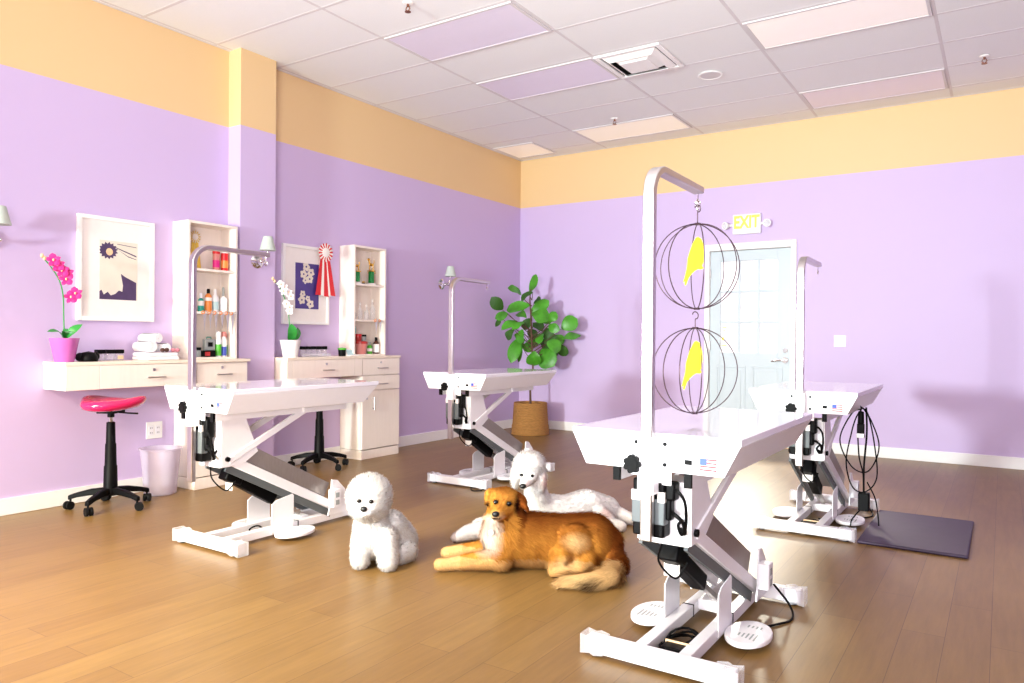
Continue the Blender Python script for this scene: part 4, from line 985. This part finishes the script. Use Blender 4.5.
def dog(name, label, origin, els, m, colfn, voxel=.009, sm=6):
    me = blob(els, voxel, sm); co_ = np.empty(len(me.vertices)*3, np.float32); me.vertices.foreach_get('co', co_); co_ = co_.reshape(-1, 3)
    set_col(me, colfn(co_)); me.materials.clear(); me.materials.append(m); me.shade_smooth(); me.name = name
    o = bpy.data.objects.new(name, me); COL.objects.link(o); o.location = origin; o.rotation_euler = (0, 0, YAW); tag(o, label, 'dog'); return o
def L3(c): return np.array(lin(c))
WHT = L3('fdf8f4')
# poodle
pels = [('c', (-.482, .025, .03), .026, (-.411, .065, .048), .044), ('c', (-.411, .065, .048), .046, (-.200, .185, .062), .062),
 ('c', (-.362, .255, .045), .04, (-.140, .355, .06), .06),
 ('c', (-.088, .225, .105), .09, (.008, .255, .151), .1), ('c', (.008, .255, .151), .09, (-.031, .176, .287), .060), ('c', (-.031, .176, .287), .060, (-.056, .146, .386), .066),
 ('e', (-.059, .160, .425), (.090, .088, .078)), ('c', (-.066, .10, .362), .040, (-.098, .012, .334), .024), ('e', (-.06, .10, .375), (.05, .05, .045)),
 ('e', (.012, .146, .340), (.028, .042, .08)), ('e', (-.142, .165, .351), (.026, .042, .068)),
 ('c', (.008, .255, .139), .1, (.164, .325, .112), .1), ('c', (.164, .325, .112), .1, (.301, .425, .118), .112), ('c', (.301, .425, .118), .112, (.437, .505, .085), .088),
 ('c', (.35, .375, .085), .08, (.416, .345, .06), .055), ('c', (.40, .31, .045), .045, (.502, .295, .035), .034), ('c', (.474, .505, .065), .058, (.62, .46, .032), .030)]
def pcol(P):
    c = np.tile(WHT, (len(P), 1)); pink = L3('e9c4bd')
    w = np.clip(1-np.linalg.norm((P-np.array([.03, .12, .335]))/np.array([.03, .06, .07]), axis=1), 0, 1)[:, None]; c = c*(1-w)+pink*w
    w = np.clip(1.2-np.linalg.norm((P-np.array([-.085, .05, .345]))/np.array([.03, .06, .035]), axis=1), 0, .7)[:, None]; c = c*(1-w)+pink*w
    w = np.clip(1.2-np.linalg.norm((P-np.array([.41, .33, .10]))/np.array([.045, .06, .04]), axis=1), 0, .6)[:, None]; c = c*(1-w)+pink*w
    w = (P[:, 0] < -.475)[:, None]*.6; c = c*(1-w)+L3('8d6a66')*w
    return c
po = dog('poodle', 'white poodle lying behind the brown dog with its head raised', (3.177, -4.681, 0), pels, M['skin_white'], pcol, .009, 5)
MB().ball((-.1, -.014, .335), (.02, .016, .015)).build('nose', M['dognose'], po)
for q in ((-.107, .058, .384), (-.046, .050, .382)): MB().ball(q, (.011, .009, .009)).build('eye', M['eye'], po)
make_fur('fur', po.data, po, M['fur_white'], 26000, lambda P, N: np.tile([.4, .2, -.6], (len(P), 1)), lambda P: .007+.015*(P[:, 2] > .40)+.008*((P[:, 2] < .42) & (P[:, 2] > .27) & ((P[:, 0] > -.01) | (P[:, 0] < -.12))), pcol, 1.1, .0022, .5, 3,
         lambda P: np.linalg.norm((P-np.array([-.085, .03, .355]))/np.array([.05, .06, .045]), axis=1) < 1)
# bichon
bels = [('e', (-.030, .075, .356), (.108, .105, .106)), ('e', (-.028, .045, .322), (.098, .095, .085)), ('e', (-.030, -.02, .306), (.05, .045, .038)),
 ('c', (-.023, .110, .19), .09, (-.010, .100, .128), .092), ('c', (-.018, .140, .155), .1, (.062, .230, .105), .105), ('c', (.055, .18, .17), .085, (.105, .23, .09), .088),
 ('c', (-.062, .015, .045), .043, (-.060, .065, .144), .052), ('c', (.082, -.012, .045), .045, (.060, .055, .147), .055),
 ('c', (.150, .150, .052), .052, (.120, .100, .045), .044), ('c', (-.06, .22, .055), .055, (-.09, .15, .045), .044)]
bcol = lambda P: np.tile(WHT, (len(P), 1))
bd = dog('bichon', 'small fluffy white dog with a round head sitting on the floor', (2.722, -5.551, 0), bels, M['skin_white'], bcol, .009, 5)
MB().ball((-.030, -.074, .322), (.018, .014, .015)).build('nose', M['dognose'], bd)
for q in ((-.058, -.045, .355), (.001, -.047, .353)): MB().ball(q, (.012, .009, .0105)).build('eye', M['eye'], bd)
make_fur('fur', bd.data, bd, M['fur_white'], 26000, lambda P, N: np.where((P[:, 2] > .26)[:, None], N*.2+np.array([0, .1, .1]), np.array([.1, .1, -.8])), lambda P: .018+.004*(P[:, 2] > .26), bcol, 1.3, .0022, .45, 4,
         lambda P: (np.linalg.norm((P-np.array([-.03, -.06, .33]))/np.array([.045, .05, .035]), axis=1) < 1))
# brown dog
rels = [('c', (-.40, .03, .034), .032, (-.33, .03, .04), .034), ('c', (-.33, .03, .042), .034, (-.10, .02, .07), .055), ('c', (-.385, .235, .034), .032, (-.12, .20, .07), .055),
 ('c', (-.06, .12, .14), .13, (.04, .13, .135), .135), ('c', (.04, .13, .138), .138, (.2, .13, .13), .134), ('c', (.2, .13, .13), .134, (.36, .13, .135), .137), ('c', (.36, .13, .135), .132, (.42, .12, .115), .105),
 ('c', (-.05, .12, .20), .11, (-.085, .105, .29), .085), ('c', (-.13, .10, .17), .07, (-.10, .08, .26), .075),
 ('e', (-.083, .10, .338), (.083, .082, .072)), ('c', (-.09, .05, .312), .056, (-.118, -.03, .300), .030), ('e', (-.088, .055, .32), (.066, .05, .058)),
 ('c', (-.122, .11, .388), .017, (-.163, .095, .385), .015), ('c', (-.163, .095, .385), .016, (-.171, .06, .332), .010), ('c', (-.14, .10, .385), .014, (-.164, .068, .345), .012), ('c', (-.035, .12, .372), .02, (.012, .10, .352), .018), ('c', (.012, .10, .352), .018, (.034, .06, .302), .010), ('c', (-.02, .09, .37), .014, (.024, .06, .318), .013),
 ('e', (.27, .03, .135), (.105, .065, .11)), ('c', (.20, -.01, .10), .055, (.17, -.03, .04), .035), ('c', (.33, .0, .07), .05, (.29, -.03, .04), .036), ('c', (.29, -.03, .034), .032, (.16, -.05, .028), .026),
 ('c', (.45, .10, .09), .055, (.485, -.02, .055), .048), ('c', (.485, -.02, .055), .045, (.43, -.17, .045), .042), ('c', (.43, -.17, .045), .042, (.33, -.22, .04), .04), ('c', (.33, -.22, .04), .04, (.21, -.20, .03), .026)]
GOLD, DARK, CREAM, BLK, WH2 = L3('c98a3c'), L3('8a4a1e'), L3('e3bd86'), L3('2e1710'), L3('f2e8dc')
def rcol(P):
    x, y, z = P[:, 0], P[:, 1], P[:, 2]; c = np.tile(GOLD, (len(P), 1))
    def mixin(w, col):
        nonlocal c
        w = np.clip(w, 0, 1)[:, None]; c = c*(1-w)+col*w
    E_ = lambda q, r: 1.25-np.linalg.norm((P-np.array(q))/np.array(r), axis=1)
    body = x > -.02
    mixin(np.where(body, (z-.15)/.10, 0)*.85, DARK)
    mixin(np.where(x > .38, (x-.38)/.06, 0)*.8, DARK)
    mixin(.35*np.sin(x*45+y*20+z*12)*np.sin(x*17-z*25), DARK)
    mixin(E_((.27, -.02, .165), (.07, .06, .045))*.9, CREAM)
    mixin(E_((.22, -.04, .06), (.07, .05, .05))*.8, CREAM)
    mixin(np.where(z < .08, .5, 0)*(x < .35), CREAM*.95)
    mixin(np.where((x < -.3) & (z < .1), .5, 0), CREAM)
    mixin(E_((-.165, .04, .17), (.07, .09, .10)), WH2); mixin(E_((-.15, .0, .235), (.055, .08, .05)), WH2)
    mixin(E_((-.13, -.02, .285), (.05, .05, .02))*.8, WH2)
    mixin(E_((-.166, .05, .332), (.018, .04, .022)), BLK); mixin(E_((-.022, .07, .325), (.018, .06, .055))*1.3, BLK); mixin(E_((.01, .13, .28), (.04, .06, .07))*.7, BLK)
    for ex_, ez_ in ((-.123, .352), (-.058, .345)): mixin(E_((ex_, .01, ez_), (.019, .03, .013))*1.1, BLK*.9)
    mixin(E_((-.12, -.03, .30), (.04, .05, .022))*.7, CREAM)
    mixin(E_((-.095, .09, .405), (.06, .07, .02))*.6, DARK); mixin(E_((-.10, .0, .335), (.02, .05, .02))*.5, DARK)
    mixin(E_((-.122, -.05, .287), (.03, .03, .007))*1.2, BLK)
    tail = (y < -.08) & (x > .15); mixin(np.where(tail, .85, 0), CREAM*.85); mixin(E_((.34, -.26, .03), (.07, .04, .04))*.9*tail, BLK); mixin(E_((.49, .02, .07), (.05, .07, .06))*.9, BLK)
    return np.clip(c, 0, 1)
bo = dog('brown_dog', 'golden brown dog lying with white chest patch and turned head', (3.364, -5.179, 0), rels, M['skin_tan'], rcol, .008, 5)
MB().ball((-.122, -.058, .309), (.019, .014, .015)).build('nose', M['dognose'], bo)
for q in ((-.123, .012, .352), (-.058, .010, .345)): MB().ball(q, (.013, .010, .0115)).build('eye', M['eye'], bo)
def rcomb(P, N):
    x, y, z = P[:, 0], P[:, 1], P[:, 2]; c = np.tile([.7, .0, -.55], (len(P), 1)); hd = (z > .26) & (x < .0)
    c[hd] = [.25, .8, -.35]; lg = (z < .11) & (x < -.14); c[lg] = [.3, 0, -.5]
    tl = (y < -.06) & (x > .15); c[tl] = [-.8, -.45, -.1]; ch = (x < -.05) & (z <= .26) & (z > .11); c[ch] = [.35, -.2, -.8]
    return c
def rlen(P):
    x, y, z = P[:, 0], P[:, 1], P[:, 2]; L_ = np.full(len(P), .034); L_[(z > .275) & (x < .08) & (y < .2)] = .013; L_[(z < .1) & (x < -.14)] = .012
    L_[np.linalg.norm((P-np.array([-.115, -.02, .31]))/np.array([.05, .07, .05]), axis=1) < 1] = .006
    L_[(y < -.06) & (x > .15)] = .06; L_[(z < .06) & (y < 0) & (x > .1) & (x < .34) & (y > -.08)] = .012; L_[(y < .06) & (x > .16) & (x < .38) & (z > .06)] = .02
    L_[(x < .05) & (x > -.14) & (z > .12) & (z < .27)] = .045
    return L_
make_fur('fur', bo.data, bo, M['fur_tan'], 42000, rcomb, rlen, rcol, .32, .0017, .2, 5,
         lambda P: (np.linalg.norm((P-np.array([-.125, -.055, .309]))/np.array([.02, .02, .016]), axis=1) < 1) | (np.linalg.norm((P-np.array([-.123, .005, .352]))/.013, axis=1) < 1) | (np.linalg.norm((P-np.array([-.058, .003, .345]))/.013, axis=1) < 1))
MB().tube([Vector((-.085, .10, .245))+Vector((.088*math.cos(k*PI/12), .086*math.sin(k*PI/12)*1.0, -.02*math.cos(k*PI/12)+.03*math.sin(k*PI/12))) for k in range(24)], .006, 6, True).build('collar', M['brownbow'], bo)
tgm = MB().lathe([(.012, 0), (.012, .003), (0, .003)], (-.145, .0, .205), 14, (-.3, -1, .1)).build('collar_tag', M['silver'], bo)

# ------------------------------------------------------------------ light
w = bpy.data.worlds.new('world'); scn.world = w; w.use_nodes = True
nt = w.node_tree; bg = nt.nodes['Background']; bg.inputs['Color'].default_value = (1, .82, .94, 1); bg.inputs['Strength'].default_value = 1.25
def area(name, loc, target, sx, sy, power, col=(1, 1, 1), spread=180):
    l = bpy.data.lights.new(name, 'AREA'); l.shape = 'RECTANGLE'; l.size = sx; l.size_y = sy; l.energy = power; l.color = col; l.spread = R(spread)
    o = bpy.data.objects.new(name, l); COL.objects.link(o); o.location = loc; o.rotation_euler = (Vector(target)-Vector(loc)).to_track_quat('-Z', 'Y').to_euler(); return o
area('key_light', (1.85, -13.0, 1.5), (3.6, 0, 1.6), .6, .6, 360, (.85, 1, 1), 110)
area('floor_fill', (2.3, -9.8, 2.5), (1.9, -6.6, 0), 2.0, 1.2, 120, (1, .88, .64), 72)  # added warm fill lamp that brightens the floor, no real source
area('ceiling_fill', (4.9, -8.9, 1.2), (4.0, -5.0, 3.5), 1.8, 1.4, 200, (.97, .97, 1), 115)  # added uplight that fills the ceiling; no fitting stands there
area('door_daylight', (2.2, 1.7, 2.7), (3.9, -2.0, .0), .5, .5, 900, (1, .95, .78))

vs = scn.view_settings; vs.view_transform = 'Standard'; vs.look = 'None'; vs.exposure = -.16; vs.gamma = 1
scn.cycles.max_bounces = 8; scn.cycles.transparent_max_bounces = 12
scn.cycles.use_denoising = True
try: scn.cycles.denoiser = 'OPENIMAGEDENOISE'
except Exception: pass
